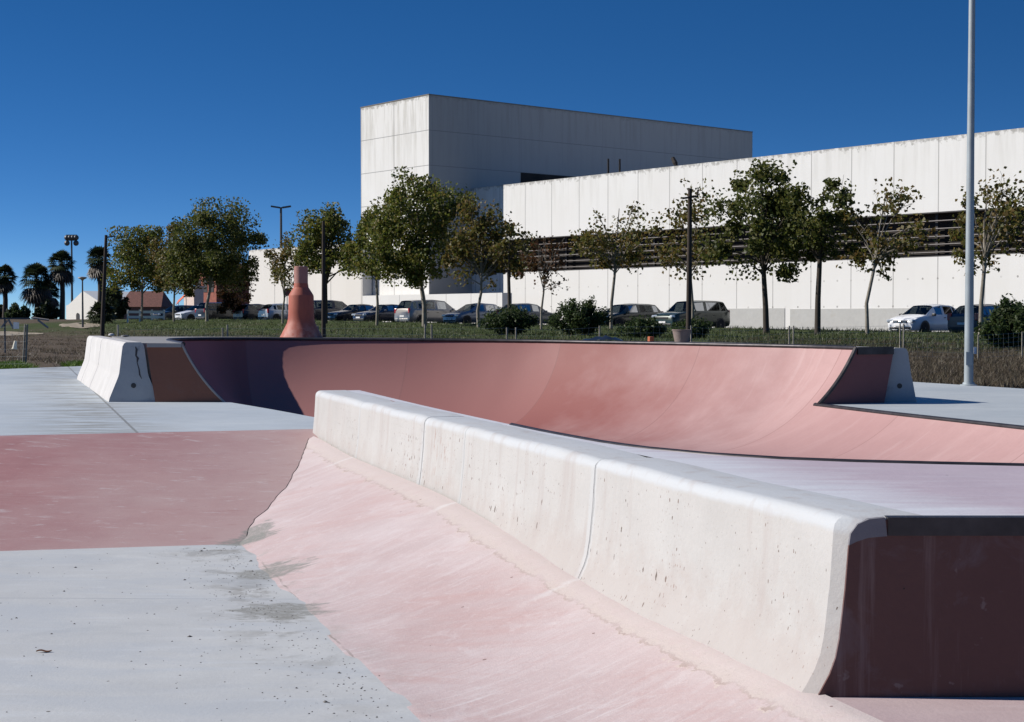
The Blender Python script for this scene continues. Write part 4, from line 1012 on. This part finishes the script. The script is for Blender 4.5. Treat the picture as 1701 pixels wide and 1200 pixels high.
mb = MB(); zt_ = EYE+(530-368)*s; mb.tube([(0, 0, -.2), (.5*s, 0, zt_-b.z)], [.075, .045], 9); o = mb.build('wooden_pole', M_wood, smooth=60); o.location = b
tag(o, 'thin dark pole without crossbar standing in front of the tree beside the red chimney', 'pole')
# double headed street lamp
b = atU(467.5, 530, 68); b.z = tz(b); s = b.y/F; zt_ = EYE+(530-345)*s
sl = empty('street_lamp', b, 'grey street lamp with two outspread heads rising above the white annex', 'street lamp')
mb = MB(); mb.tube([(b.x, b.y, b.z), (b.x, b.y, zt_)], [.14, .10], 9); loc(mb.build('pole', M_metal, smooth=60), sl)
for sg in (-1, 1):
    mb = MB(); mb.tube([(b.x, b.y, zt_-.05), (b.x+sg*.35, b.y, zt_-.03)], .05, 6); mb.box((b.x+sg*.5, b.y, zt_+.02), (.75, .32, .14), 0, 0, R(-9*sg)); loc(mb.build('lamp_head', M_metal), sl)
# sports floodlight mast
b = atY(120, 530, 262); b.z = tz(b); s = b.y/F; zt_ = EYE+(530-391)*s
fm = empty('floodlight_mast', b, 'tall floodlight mast with a rack of lamps beside the tallest palm', 'floodlight mast')
mb = MB(); mb.tube([(b.x, b.y, b.z), (b.x, b.y, zt_)], [.22, .14], 9); loc(mb.build('mast', M_metal, smooth=60), fm)
mb = MB(); mb.box((b.x, b.y, zt_), (18*s, .12, .12)); mb.box((b.x, b.y, zt_-9*s), (18*s, .12, .12)); loc(mb.build('rack', M_metal), fm)
for i in range(4):
    for j in range(2):
        if i in (1, 2) and j == 1: continue
        mb = MB(); mb.lathe([(.16, 0), (.48, .36), (.50, .45)], n=10, axis='Y'); o = mb.build('floodlight', M_metal, smooth=50); o.location = (b.x+(i-1.5)*5*s, b.y-.5, zt_-.15-j*9*s+(-3*s)); loc(o, fm)
# short lamp with disc head
b = atY(137.5, 536, 110); b.z = tz(b); s = b.y/F; zt_ = EYE+(530-462)*s
dlm = empty('park_lamp', b, 'short park lamp with flat disc head in front of the white gabled building', 'street lamp')
mb = MB(); mb.tube([(b.x, b.y, b.z), (b.x, b.y, zt_)], [.08, .05], 8); loc(mb.build('pole', M_metal, smooth=60), dlm)
mb = MB(); mb.lathe([(.05, -.22), (.12, -.12), (.32, -.02), (.30, .05), (.05, .09)], c=(b.x, b.y, zt_), n=16); loc(mb.build('lamp_head', plain('dusty lamp head', (.28, .22, .19)), smooth=40), dlm)
# round traffic sign
b = atU(477, 530, 58.5); b.z = tz(b); s = b.y/F; zt_ = EYE+(530-485.5)*s
rs = empty('road_sign', b, 'small round red and grey road sign on a thin post left of the red chimney', 'sign')
mb = MB(); mb.tube([(b.x, b.y+.03, b.z), (b.x, b.y+.03, zt_+.2)], .03, 6); loc(mb.build('post', M_galv), rs)
mb = MB(); mb.lathe([(.30, 0), (.30, .02)], c=(b.x, b.y-.02, zt_), n=20, axis='Y'); d_ = loc(mb.build('sign_face', plain('sign red', (.32, .06, .06))), rs)
mb = MB(); mb.lathe([(.21, -.004), (.21, .01)], c=(b.x, b.y-.025, zt_), n=20, axis='Y'); o = mb.build('disc', plain('sign faded grey', (.36, .32, .36))); o.parent = d_; o.matrix_parent_inverse = Matrix.Translation(rs.location).inverted()

# ------------------------------------------------------------------ terracotta chimney sculpture and pots on the deck
def terra_extra(N, P, c):
    z = N.n('ShaderNodeSeparateXYZ', {0: P}).outputs[2]; v = N.noise(N.mapv(P, (0, 0, 0), (7, 7, .8)), 1.0, 5, .65)
    c = N.mix(N.rmp(v, .54, .68, 0, .45), c, (.30, .085, .06)); n = N.noise(P, 6, 5, .7)
    return N.mix(N.m('MULTIPLY', N.rmp(z, 1.62, 1.3), N.rmp(n, .45, .6, 0, .6)), c, (.56, .30, .25))
M_terra = concrete('red terracotta paint', (.42, .105, .065), (.47, .14, .09), big=1.5, fine=22, rough=.6, stain=(2.2, .57, .4, (.52, .22, .17)), bumps=.12, extra=terra_extra)
M_terra2 = concrete('faded pink terracotta paint', (.42, .20, .16), (.46, .24, .20), big=1.5, fine=22, rough=.7)
Yk = 26.2; kx = atY(500.5, 560, Yk).x; kz = ztop(kx)-.006; s = Yk/F
chm = empty('chimney_sculpture', (kx, Yk, kz), 'bell shaped terracotta red chimney standing on the deck behind the bowl', 'chimney')
hk = EYE+(530-443)*s-kz
def py2h(py): return EYE+(530-py)*s-kz
mb = MB(); prof = [(36*s, 0), (33*s, py2h(556)), (27.5*s, py2h(545)), (23.5*s, py2h(537)), (21.8*s, py2h(530)), (21.2*s, py2h(520)), (20.8*s, py2h(493)), (20.2*s, py2h(490.5)), (17*s, py2h(485)), (12.4*s, py2h(478)), (11.4*s, py2h(471))]
mb.lathe(prof, n=40); mb.build('body', M_terra, chm, smooth=14)
mb = MB(); mb.lathe([(11.2*s, py2h(471.2)), (11.4*s, py2h(443.5)), (10.9*s, hk), (9.2*s, hk), (9.0*s, hk-.25)], n=40); mb.build('neck', M_terra2, chm, smooth=30)
p = atY(1132.5, 569, 23.2); s = p.y/F; pz = ztop(p.x)-.004
pot = empty('flower_pot', (p.x, p.y, pz), 'tapered grey brown plant pot on the bowl deck in front of the wooden pole', 'plant pot')
mb = MB(); hp = 22*s; mb.lathe([(11.5*s, 0), (15.6*s, hp*.9), (16.6*s, hp*.92), (16.6*s, hp), (15*s, hp), (14.4*s, hp*.8), (.01, hp*.78)], n=28); mb.build('tub', concrete('faded clay pot', (.24, .18, .155), (.30, .235, .21), big=6, fine=40, stain=(7, .55, .4, (.36, .32, .3))), pot, smooth=30)
p = atY(1081, 567, 23.4); mb = MB(); mb.box((0, 0, .045), (.075, .09, .09), .3); o = mb.build('brick', plain('orange brick', (.38, .10, .04), .85), smooth=30); bevel(o, .008); o.location = (p.x, p.y, ztop(p.x)-.004)
tag(o, 'small orange brick on the deck left of the plant pot', 'brick')
p = atY(1000, 566, 24.2); mb = MB(); rows = []
for i in range(13):
    rows.append([((i-6)*.055+rnd.uniform(-.01, .01), (j-2)*.10, max(0, .085*(1-(abs(i-6)/6.4)**2)*(1-(abs(j-2)/2.3)**2)*rnd.uniform(.5, 1.2))+.003) for j in range(5)])
mb.grid(rows); o = mb.build('plastic_sheet', plain('black plastic', (.012, .012, .014), .35), smooth=25); o.location = (p.x, p.y, ztop(p.x)); tag(o, 'crumpled black plastic sheet on the deck behind the bowl lip', 'plastic sheet')

# ------------------------------------------------------------------ wire fence
M_wire = plain('galvanised wire', (.22, .23, .22), .5, .4)
M_post = plain('weathered fence post', (.24, .22, .18), .8, var=.25)
def fence(pts, label, cell=.16, h=.85, hz=7):
    b = Vector(pts[0]); b.z = tz(b); Fn = empty('wire_fence', b, label, 'fence')
    wires = MB()
    for i in range(len(pts)-1):
        a, c = Vector(pts[i]), Vector(pts[i+1]); n = max(1, int((c-a).length/cell))
        for k in range(hz):
            z = h*k/(hz-1); V = []
            wires.tube([(a.x, a.y, tz(a)+z), ((a.x+c.x)/2, (a.y+c.y)/2, tz((a+c)/2)+z-.02), (c.x, c.y, tz(c)+z)], .0028, 3, cap=False)
        for k in range(n):
            p = a.lerp(c, k/n); wires.tube([(p.x, p.y, tz(p)), (p.x, p.y, tz(p)+h)], .0022, 3, cap=False)
    loc(wires.build('mesh_wire', M_wire), Fn)
    return Fn
def fpost(Fn, p, h, r_=.03, tilt=0.0, mat=M_post):
    mb = MB(); z = tz(p); mb.tube([(p.x, p.y, z-.2), (p.x+tilt, p.y, z+h)], r_, 6); loc(mb.build('post', mat), Fn)
Lf = [(-15.5, 34.6), (-11.15, 33.9), (-7.0, 36.0), (-2.2, 36.5), (0.0, 37.0), (4.5, 38.0), (7.2, 39.0), (9.9, 39.6), (13.4, 41.0), (20, 43.5)]
def onfence(px):
    a = (px-CXP)/F
    for i in range(len(Lf)-1):
        (x0, y0), (x1, y1) = Lf[i], Lf[i+1]
        d0, d1 = x0-a*y0, x1-a*y1
        if d0*d1 <= 0 and d0 != d1:
            q = d0/(d0-d1); return Vector((x0+(x1-x0)*q, y0+(y1-y0)*q, 0))
pA = [onfence(x) for x in (-150, 43)]; FA = fence(pA, 'sagging wire fence with two leaning posts at the left edge of the pavement', h=1.0)
pB = [onfence(x) for x in (200, 280, 367, 540, 707, 845)]; FB = fence(pB, 'wire fence behind the left half of the bowl', h=.95)
pC = [onfence(x) for x in (845, 1000, 1148, 1314, 1498)]; FC_ = fence(pC, 'wire fence with pairs of posts in front of the middle shrubs', h=.92)
pD = [onfence(x) for x in (1498, 1625, 1700, 1780)]; FD = fence(pD, 'low wire fence in front of the large shrub at right', h=.72)
for px in (196, 370, 378, 528, 706, 717): fpost(FB, onfence(px), 1.0+.05*math.sin(px), .022)
for px in (842, 857, 996, 1148, 1311, 1318): fpost(FC_, onfence(px), .96, .02)
for px in (1495, 1501, 1625, 1698): fpost(FD, onfence(px), .98 if px < 1600 else .74, .02)
g0 = G(37.5, 611, .42); g1 = G(42, 611, .42)
for g_, dxx in ((g0, .07), (g1, .06)):
    mb = MB(); mb.tube([(g_.x, g_.y, .3), (g_.x+dxx, g_.y, .42+1.05)], .024, 8); loc(mb.build('post', M_post), FA)
p = onfence(1620); mb = MB(); mb.box((0, 0, 0), (.075, .012, .19)); o = mb.build('white_tag', plain('white plastic tag', (.75, .75, .74))); bevel(o, .004); o.location = (atY(1619.5, 582.5, p.y).x, p.y-.02, atY(1619.5, 582.5, p.y).z); tag(o, 'small white plastic tag hanging on the wire right of the steel pole', 'tag')
# hanging white bucket, plate and metal gate frame at left
q = onfence(25); p = atY(25, 573, q.y)
mb = MB(); s = q.y/F; mb.lathe([(3.9*s, -6*s), (2.3*s, 6.5*s)], n=16); mb.lathe([(4.6*s, -7.2*s), (4.6*s, -6*s)], n=16); o = mb.build('plastic_cup', plain('dirty white plastic', (.62, .58, .46)), smooth=40); o.location = p; o.rotation_euler = (0, R(8), 0)
tag(o, 'dirty white plastic cup hung upside down on the left wire fence', 'cup')
Yg = 52.0; s = Yg/F; gt = empty('field_gate', (atY(15, 530, Yg).x, Yg, tz(atY(15, 530, Yg))), 'grey metal field gate with diagonal braces beyond the left fence posts', 'gate')
mb = MB()
zb1, zb2 = atY(20, 527.5, Yg).z, atY(20, 531, Yg).z; xL, xRr = atY(-60, 530, Yg).x, atY(50, 530, Yg).x
mb.box(((xL+xRr)/2, Yg, (zb1+zb2)/2), (xRr-xL, .06, .05)); loc(mb.build('top_rail', M_metal), gt)
for (a_, b_) in (((14, 531), (22, 546)), ((63, 532), (80, 545)), ((52, 528), (81, 532)), ((-4, 532), (-16, 546)), ((2, 545), (12, 533))):
    mb = MB(); mb.tube([atY(*a_, Yg), atY(*b_, Yg)], .035, 6); loc(mb.build('brace', plain('pale brace', (.30, .27, .24), .7)), gt)
for px in (8, -40):
    mb = MB(); pp = atY(px, 530, Yg); mb.tube([(pp.x, Yg, tz(pp)), (pp.x, Yg, pp.z)], .03, 6); loc(mb.build('post', M_metal), gt)
p = atY(27, 541, q.y); mb = MB(); mb.box((0, 0, 0), (9*s*.66, .015, 11*s*.66)); o = mb.build('wire_plate', plain('white metal plate', (.6, .58, .55))); o.location = p; tag(o, 'small blank white plate wired to the left fence above the cup', 'plate')

# ------------------------------------------------------------------ grass
def blades(name, pts, h, w, mat):
    n = len(pts); a = nrng.uniform(0, 6.283, n); hh = h*nrng.uniform(.4, 1.3, n); ww = w*nrng.uniform(.7, 1.3, n)
    P0 = np.array(pts); dx = np.stack([np.cos(a), np.sin(a), np.zeros(n)], -1)*ww[:, None]
    tip = np.stack([nrng.normal(0, .6, n)*hh, nrng.normal(0, .6, n)*hh, hh], -1)
    V = np.stack([P0-dx, P0+dx, P0+tip], 1).reshape(-1, 3)
    o = raw_mesh(name, V, np.arange(3*n).reshape(n, 3), mat); tag(o, kind='stuff'); return o
M_grass = leaf_mat('embankment grass', [(.026, .044, .012), (.042, .063, .017), (.060, .082, .024), (.10, .10, .045)], .3)
M_hay = leaf_mat('dry weeds', [(.06, .044, .028), (.10, .077, .05), (.15, .118, .078), (.05, .048, .022)], .3)
M_weed = leaf_mat('bright weeds', [(.045, .085, .010), (.075, .14, .014), (.11, .18, .02)], .35)
def scatter(n, px0, px1, Y0, Y1, cond=None):
    px = nrng.uniform(px0, px1, n); Yv = np.sqrt(nrng.uniform(0, 1, n)*(Y1**2-Y0**2)+Y0**2) if Y1/Y0 < 1.6 else Y0*(Y1/Y0)**nrng.uniform(0, 1, n)
    x = (px-CXP)/F*Yv; u = x*NW.x+Yv*NW.y
    k = np.ones(n, bool) if cond is None else cond(x, Yv, u)
    x, Yv = x[k], Yv[k]; return np.stack([x, Yv, terrain(x, Yv)-.01], -1)
cl_ = lambda x, y: np.sin(x*1.3+1)*np.sin(y*.9)+.6*np.sin(x*3.1+y*2.2)
pts = scatter(60000, 150, 1720, 48, 125, lambda x, y, u: (u > 38) & (u < 57.3) & (x*DW.x+y*DW.y < 126) & (cl_(x, y) > -.9))
blades('grass', pts, .16, .022, M_grass)
pts = scatter(16000, 150, 1720, 48, 125, lambda x, y, u: (u > 38) & (u < 57.3) & (x*DW.x+y*DW.y < 130) & (np.sin(x*.37+2)*np.sin(y*.21+x*.13) > .1))
blades('dry_grass', pts, .17, .014, M_hay)
pts = scatter(70000, 1180, 1740, 25, 62, lambda x, y, u: (u < 47) & (y > redge(x)+.08) & (cl_(x*1.4, y*1.4) > -.7))
blades('dry_grass', pts, .13, .009, M_hay)
pts = scatter(34000, -30, 520, 30, 110, lambda x, y, u: (u < 44) & (y > ledge_(x)+.1) & (cl_(x, y) > .05))
blades('dry_grass', pts, .12, .013, M_hay)
pts = scatter(24000, -30, 200, 29, 38, lambda x, y, u: (y > ledge_(x)+.06) & (y < ledge_(x)+6.5+2.2*np.sin(x*2)) & (cl_(x*1.2, y*.5) > -.15))
blades('weeds', pts, .15, .02, M_weed)
# ------------------------------------------------------------------ cars
def paint(name, col, rough=.28, metal=.2):
    N = NT(name); N.set(N.b, 'Base Color', (*col, 1)); N.set(N.b, 'Roughness', rough); N.set(N.b, 'Metallic', metal); N.set(N.b, 'Coat Weight', .5); N.set(N.b, 'Coat Roughness', .08); return N.mat
def glass():
    N = NT('tinted car glass'); g = N.n('ShaderNodeBsdfGlossy', {0: (.5, .52, .55), 1: .03}); t = N.n('ShaderNodeBsdfTransparent', {0: (.24, .27, .27)})
    fr = N.n('ShaderNodeFresnel', {0: 1.5}); f = N.m('ADD', N.m('MULTIPLY', fr.outputs[0], .7), .02)
    mx = N.n('ShaderNodeMixShader', {0: f}); N.t.links.new(t.outputs[0], mx.inputs[1]); N.t.links.new(g.outputs[0], mx.inputs[2]); N.t.links.new(mx.outputs[0], N.out.inputs[0]); return N.mat
M_glass = glass()
M_tyre = plain('tyre rubber', (.018, .018, .018), .85); M_rim = plain('alloy rim', (.35, .36, .37), .35, .8); M_blk = plain('black trim', (.02, .02, .021), .5)
M_head = plain('headlight lens', (.62, .65, .68), .12, .3, var=.02); M_tail = plain('tail light lens', (.35, .02, .02), .2, var=.05); M_plate = plain('number plate', (.68, .68, .66), .5, var=.05); M_chrome = plain('chrome', (.6, .6, .62), .15, 1.0, var=.02)
M_seat = plain('dark seats', (.03, .03, .033), .8)
# stations: (x fraction from nose, shoulder z, roof z, width factor, roof width factor)
KIND = {
 'hatch': (4.05, 1.73, [(0, .60, .66, .80, .74), (.02, .70, .76, .90, .84), (.10, .80, .87, .97, .86), (.255, .92, 1.0, 1, .80), (.435, .95, 1.44, 1, .68), (.58, .96, 1.51, 1, .70), (.60, .96, 1.51, 1, .70), (.80, .98, 1.47, 1, .68), (.865, .99, 1.43, .99, .66), (.97, 1.0, 1.06, .96, .80), (1, .86, .92, .90, .80)], 3, 4, 8, 9),
 'estate': (4.55, 1.76, [(0, .60, .66, .80, .74), (.02, .70, .76, .90, .84), (.10, .80, .87, .97, .86), (.25, .91, .98, 1, .80), (.39, .94, 1.43, 1, .68), (.55, .95, 1.50, 1, .70), (.57, .95, 1.50, 1, .70), (.82, .97, 1.48, 1, .68), (.91, .98, 1.44, .99, .66), (.985, .98, 1.04, .96, .80), (1, .86, .92, .92, .80)], 3, 4, 8, 9),
 'sedan': (4.6, 1.78, [(0, .58, .64, .78, .74), (.02, .68, .74, .90, .84), (.10, .78, .85, .97, .86), (.28, .90, .96, 1, .80), (.43, .93, 1.38, 1, .66), (.55, .94, 1.43, 1, .68), (.57, .94, 1.43, 1, .68), (.68, .95, 1.40, 1, .66), (.74, .96, 1.33, 1, .64), (.87, .98, 1.03, .98, .80), (1, .88, .96, .90, .80)], 3, 4, 8, 9),
 'van': (4.95, 1.92, [(0, .62, .70, .80, .74), (.02, .74, .82, .90, .84), (.08, .86, .93, .97, .86), (.20, 1.0, 1.08, 1, .80), (.35, 1.04, 1.66, 1, .70), (.52, 1.05, 1.74, 1, .72), (.54, 1.05, 1.74, 1, .72), (.86, 1.06, 1.71, 1, .70), (.925, 1.06, 1.66, .99, .68), (.985, 1.06, 1.12, .97, .82), (1, .90, .96, .94, .82)], 3, 4, 8, 9),
 'suv': (4.5, 1.84, [(0, .66, .76, .84, .78), (.02, .80, .88, .93, .86), (.10, .94, 1.0, .98, .88), (.25, 1.02, 1.08, 1, .82), (.38, 1.05, 1.62, 1, .72), (.55, 1.06, 1.68, 1, .74), (.57, 1.06, 1.68, 1, .74), (.84, 1.07, 1.66, 1, .72), (.93, 1.07, 1.62, .99, .70), (.985, 1.07, 1.12, .97, .84), (1, .92, .98, .94, .84)], 3, 4, 8, 9),
}
def car(kind, px, u, away, label, mat, yaw=0.0, extra=None):
    L, Wd, st, iA, iB, iC, iD = KIND[kind]
    b = atU(px, 535, u); b.z = float(zpark(np.float64(b.dot(DW))))-.085
    rz = ROT+(0 if away else math.pi)+yaw
    T = empty('parked_car', b, label, 'car', 'cars parked in the street', rz)
    hw = Wd/2; zb = .20; rows = []
    for (f, zs, zr, w, wr) in st:
        x = L*(.5-f); e = 1.0
        zlow = .24 if f < .03 or f > .97 else zb
        half = [(0, zlow), (hw*w*.90, zlow), (hw*w*.985, zlow+.14), (hw*w, .52), (hw*w*.985, zs-.06), (hw*w*.93 if zr-zs > .2 else hw*w*.95, zs), (hw*wr*1.03, zr-.075 if zr-zs > .2 else zr-.035), (hw*wr*.86, zr-.02), (hw*wr*.45, zr), (0, zr+.006)]
        rows.append([Vector((x, y, z)) for y, z in half])
    S = len(rows); H = len(rows[0])
    body, sideg, wind, rear = MB(), [MB() for _ in range(4)], MB(), MB()
    for i in range(S-1):
        for j in range(H-1):
            for sg in (1, -1):
                q = [rows[i][j], rows[i+1][j], rows[i+1][j+1], rows[i][j+1]]; q = [Vector((p.x, p.y*sg, p.z)) for p in q]
                tgt = body
                if j == 5 and iB <= i < iC and i != iB+1: tgt = sideg[(0 if i <= iB else 1)+(2 if sg < 0 else 0)]
                elif j >= 6 and i == iA: tgt = wind
                elif j >= 6 and i == iC: tgt = rear
                if any(tgt is q_ for q_ in sideg):      # inset pane with painted pillars round it
                    c = sum(q, Vector())/4; r_ = [c+(p-c)*.86 for p in q]
                    for k in range(4): body.add([q[k], q[(k+1) % 4], r_[(k+1) % 4], r_[k]], [(0, 1, 2, 3)])
                    tgt.add(r_, [(0, 1, 2, 3)])
                else: tgt.add(q, [(0, 1, 2, 3)])
    for i in (0, S-1):
        ringp = [Vector((p.x, p.y, p.z)) for p in rows[i]]+[Vector((p.x, -p.y, p.z)) for p in reversed(rows[i][1:-1])]
        body.add(ringp, [tuple(range(len(ringp)))])
    import bmesh
    def fin(mb, name, m, parent=T):
        o = mb.build(name, m, parent, recalc=False); bm = bmesh.new(); bm.from_mesh(o.data); bmesh.ops.remove_doubles(bm, verts=bm.verts, dist=.001); bmesh.ops.recalc_face_normals(bm, faces=bm.faces); bm.to_mesh(o.data); bm.free()
        o.data.polygons.foreach_set('use_smooth', [True]*len(o.data.polygons)); o.data.set_sharp_from_angle(angle=R(38)); return o
    fin(body, 'body', mat)
    for s_ in sideg: fin(s_, 'side_window', M_glass)
    fin(wind, 'windscreen', M_glass); fin(rear, 'rear_window', M_glass)
    mb = MB(); xA, xB = L*(.5-st[iB][0]), L*(.5-st[iC][0])
    for x in (xA-.55, xA-1.35):
        for y in (-.36, .36): mb.box((x, y, .85), (.16, .46, .75), 0, 0, R(-12)); mb.box((x-.07, y, 1.24 if kind not in ('van', 'suv') else 1.36), (.10, .26, .2))
    mb.box((xA+.25, 0, .84), (.5, Wd*.82, .2)); mb.box((0, 0, .5), (L*.6, Wd*.8, .3))
    mb.build('seats', M_seat, T)
    for x in (L*.5-L*.20, L*.5-L*.815):
        for sg in (-1, 1):
            mb = MB(); mb.lathe([(.37, 0), (.37, .012)], c=(x, sg*(hw-.002), .34), n=20, axis='Y'); mb.build('wheel_arch', M_blk, T)
            mb = MB(); y0 = sg*(hw-.18); mb.lathe([(.20, 0), (.30, .0), (.318, .03), (.318, .16), (.30, .195), (.21, .20)], n=24, axis='Y'); w = mb.build('wheel', M_tyre, T, smooth=40); w.location = (x, y0 if sg > 0 else y0, .318); w.scale = (1, sg, 1)
            mb = MB(); mb.lathe([(.205, .17), (.19, .185), (.06, .175), (.05, .20), (.001, .20)], n=20, axis='Y')
            r_ = mb.build('rim', M_rim, w, smooth=30)
            mb = MB()
            for k in range(5): a = k*1.2566; mb.box((math.cos(a)*.13, .188, math.sin(a)*.13), (.05, .006, .05), 0, 0, -a)
            mb.build('rim_holes', M_blk, w)
    n0, n1 = st[1], st[-2]
    xf = L*.5; zhl = st[1][1]-.02
    for sg in (-1, 1):
        mb = MB(); mb.box((xf-.10, sg*hw*.70, zhl), (.22, .40, .15), sg*-.45); o = bevel(mb.build('headlight', M_head, T), .05, 3)
        zt_ = st[-2][1]-.08; hh = .34 if kind in ('van', 'suv', 'hatch', 'estate') else .18
        mb = MB(); mb.box((-xf+.06, sg*hw*.82, zt_-.02), (.14, .22, hh), sg*.25); bevel(mb.build('tail_light', M_tail, T), .04, 2)
        xm = L*(.5-st[iA][0])-.35; mb = MB(); mb.box((xm, sg*(hw+.09), st[iA][1]+.06), (.14, .2, .14)); bevel(mb.build('mirror', M_blk if extra == 'white' else mat, T), .04, 2)
        for f in ((st[iB][0]+st[iB+1][0])/2+.09, .70):
            mb = MB(); mb.box((L*(.5-f), sg*(hw*.995), .84), (.17, .03, .035)); mb.build('door_handle', M_blk, T)
    zg = (st[0][1]+.04)
    mb = MB(); mb.box((xf-.015, 0, zg), (.06, hw*.98, .13)); bevel(mb.build('grille', M_blk, T), .03, 2)
    mb = MB(); mb.box((xf-.0, 0, .34), (.05, hw*1.42, .11)); bevel(mb.build('air_intake', M_blk, T), .03, 2)
    mb = MB(); mb.box((xf+.035, 0, .47), (.012, .50, .10)); mb.build('number_plate', M_plate, T)
    mb = MB(); mb.box((-xf-.006, 0, .60 if kind != 'sedan' else .72), (.02, .50, .11)); mb.build('number_plate', M_plate, T)
    mb = MB(); mb.box((-xf-.002, 0, .36), (.05, hw*1.7, .16)); bevel(mb.build('bumper', M_blk if kind in ('suv', 'hatch') and extra != 'white' else mat, T), .04, 2)
    if extra == 'white':
        mb = MB(); mb.box((xf+.02, 0, zg), (.03, .16, .10)); bevel(mb.build('emblem', M_chrome, T), .02, 2)
        for y in (-.26, .26): mb = MB(); mb.box((xf+.018, y, zg-.01), (.02, .20, .03)); mb.build('grille_bar', M_chrome, T)
    return T
car('hatch', 1537, 62.5, False, 'white hatchback facing the viewer in front of the grey base course', paint('white paint', (.72, .72, .72), .3, 0), extra='white')
car('hatch', 1640, 62.0, True, 'navy blue hatchback seen from behind, next to the white car', paint('navy paint', (.012, .016, .04)))
car('suv', 1148, 61, False, 'dark green hatchback behind the wooden pole', paint('dark green paint', (.02, .035, .024)))
car('estate', 1040, 61, False, 'dark estate car behind the spiky shrub', paint('dark olive paint', (.025, .032, .024)))
car('hatch', 878, 61.5, True, 'grey car mostly hidden behind the rounded dark shrub', paint('mid grey paint', (.10, .11, .12)))
car('hatch', 787, 61, False, 'silver blue hatchback right of the silver people carrier', paint('silver blue paint', (.15, .18, .23), .3, .5))
car('van', 716, 62, True, 'silver people carrier seen from behind with its tailgate towards the viewer', paint('warm silver paint', (.32, .30, .275), .3, .5))
car('sedan', 640, 61, False, 'dark blue sedan facing the viewer left of the silver people carrier', paint('dark blue grey paint', (.035, .042, .065), .25, .4))
car('sedan', 592, 61.5, False, 'black car squeezed between the dark minivan and the dark sedan', paint('black paint', (.014, .014, .017)))
car('van', 548, 62.5, True, 'dark minivan just right of the red chimney', paint('dark plum paint', (.02, .02, .032)))
car('hatch', 474, 61.5, True, 'light silver car just left of the red chimney', paint('silver paint', (.45, .47, .49), .3, .5))
car('hatch', 432, 61.5, True, 'black hatchback left of the light silver car', paint('gloss black paint', (.012, .012, .014)))
car('suv', 372, 61.5, True, 'dark grey off-roader under the rusty brown tree', paint('dark grey paint', (.03, .034, .036)))
car('hatch', 331, 61, False, 'small white car half hidden by the dark tree trunk at left', paint('off white paint', (.62, .63, .64), .3, 0))
car('estate', 297, 61.5, False, 'black car at the left end of the parked row', paint('blue black paint', (.014, .016, .022)))

# ------------------------------------------------------------------ light
SUN_EL, SUN_AZ = R(33), R(274)
sv = Vector((-math.cos(SUN_EL), math.cos(SUN_EL)*.075, math.sin(SUN_EL)))
sd = bpy.data.lights.new('sun', 'SUN'); so_ = bpy.data.objects.new('sun', sd); COL.objects.link(so_)
sd.energy = 5.0; sd.angle = R(.5); sd.color = (1, .955, .895)
so_.rotation_euler = (-sv).to_track_quat('-Z', 'Y').to_euler(); so_.location = (-20, 0, 20)
w = bpy.data.worlds.new('World'); sc.world = w; w.use_nodes = True
nt = w.node_tree; bg = nt.nodes['Background']
sky = nt.nodes.new('ShaderNodeTexSky'); sky.sky_type = 'NISHITA'; sky.sun_disc = False
sky.sun_elevation = SUN_EL; sky.sun_rotation = SUN_AZ; sky.air_density = 1.0; sky.dust_density = 0.0; sky.ozone_density = 4.0; sky.altitude = 0
hs_ = nt.nodes.new('ShaderNodeHueSaturation'); hs_.inputs['Saturation'].default_value = 1.27; hs_.inputs['Hue'].default_value = .504; hs_.inputs['Value'].default_value = 1.0
tc = nt.nodes.new('ShaderNodeTexCoord'); sx = nt.nodes.new('ShaderNodeSeparateXYZ'); cb = nt.nodes.new('ShaderNodeCombineXYZ')
mz = nt.nodes.new('ShaderNodeMath'); mz.operation = 'MULTIPLY_ADD'; mz.inputs[1].default_value = 3.6; mz.inputs[2].default_value = .07   # a very clear, dry sky: deep blue close to the horizon
nt.links.new(tc.outputs['Generated'], sx.inputs[0]); nt.links.new(sx.outputs[2], mz.inputs[0])
for k_ in (0, 1): nt.links.new(sx.outputs[k_], cb.inputs[k_])
nt.links.new(mz.outputs[0], cb.inputs[2]); nt.links.new(cb.outputs[0], sky.inputs[0])
nt.links.new(sky.outputs[0], hs_.inputs['Color']); nt.links.new(hs_.outputs[0], bg.inputs[0])
bg.inputs[1].default_value = .105
sc.view_settings.view_transform = 'Standard'; sc.view_settings.look = 'None'; sc.view_settings.exposure = .25; sc.view_settings.gamma = 1
sc.cycles.max_bounces = 6; sc.cycles.transparent_max_bounces = 12
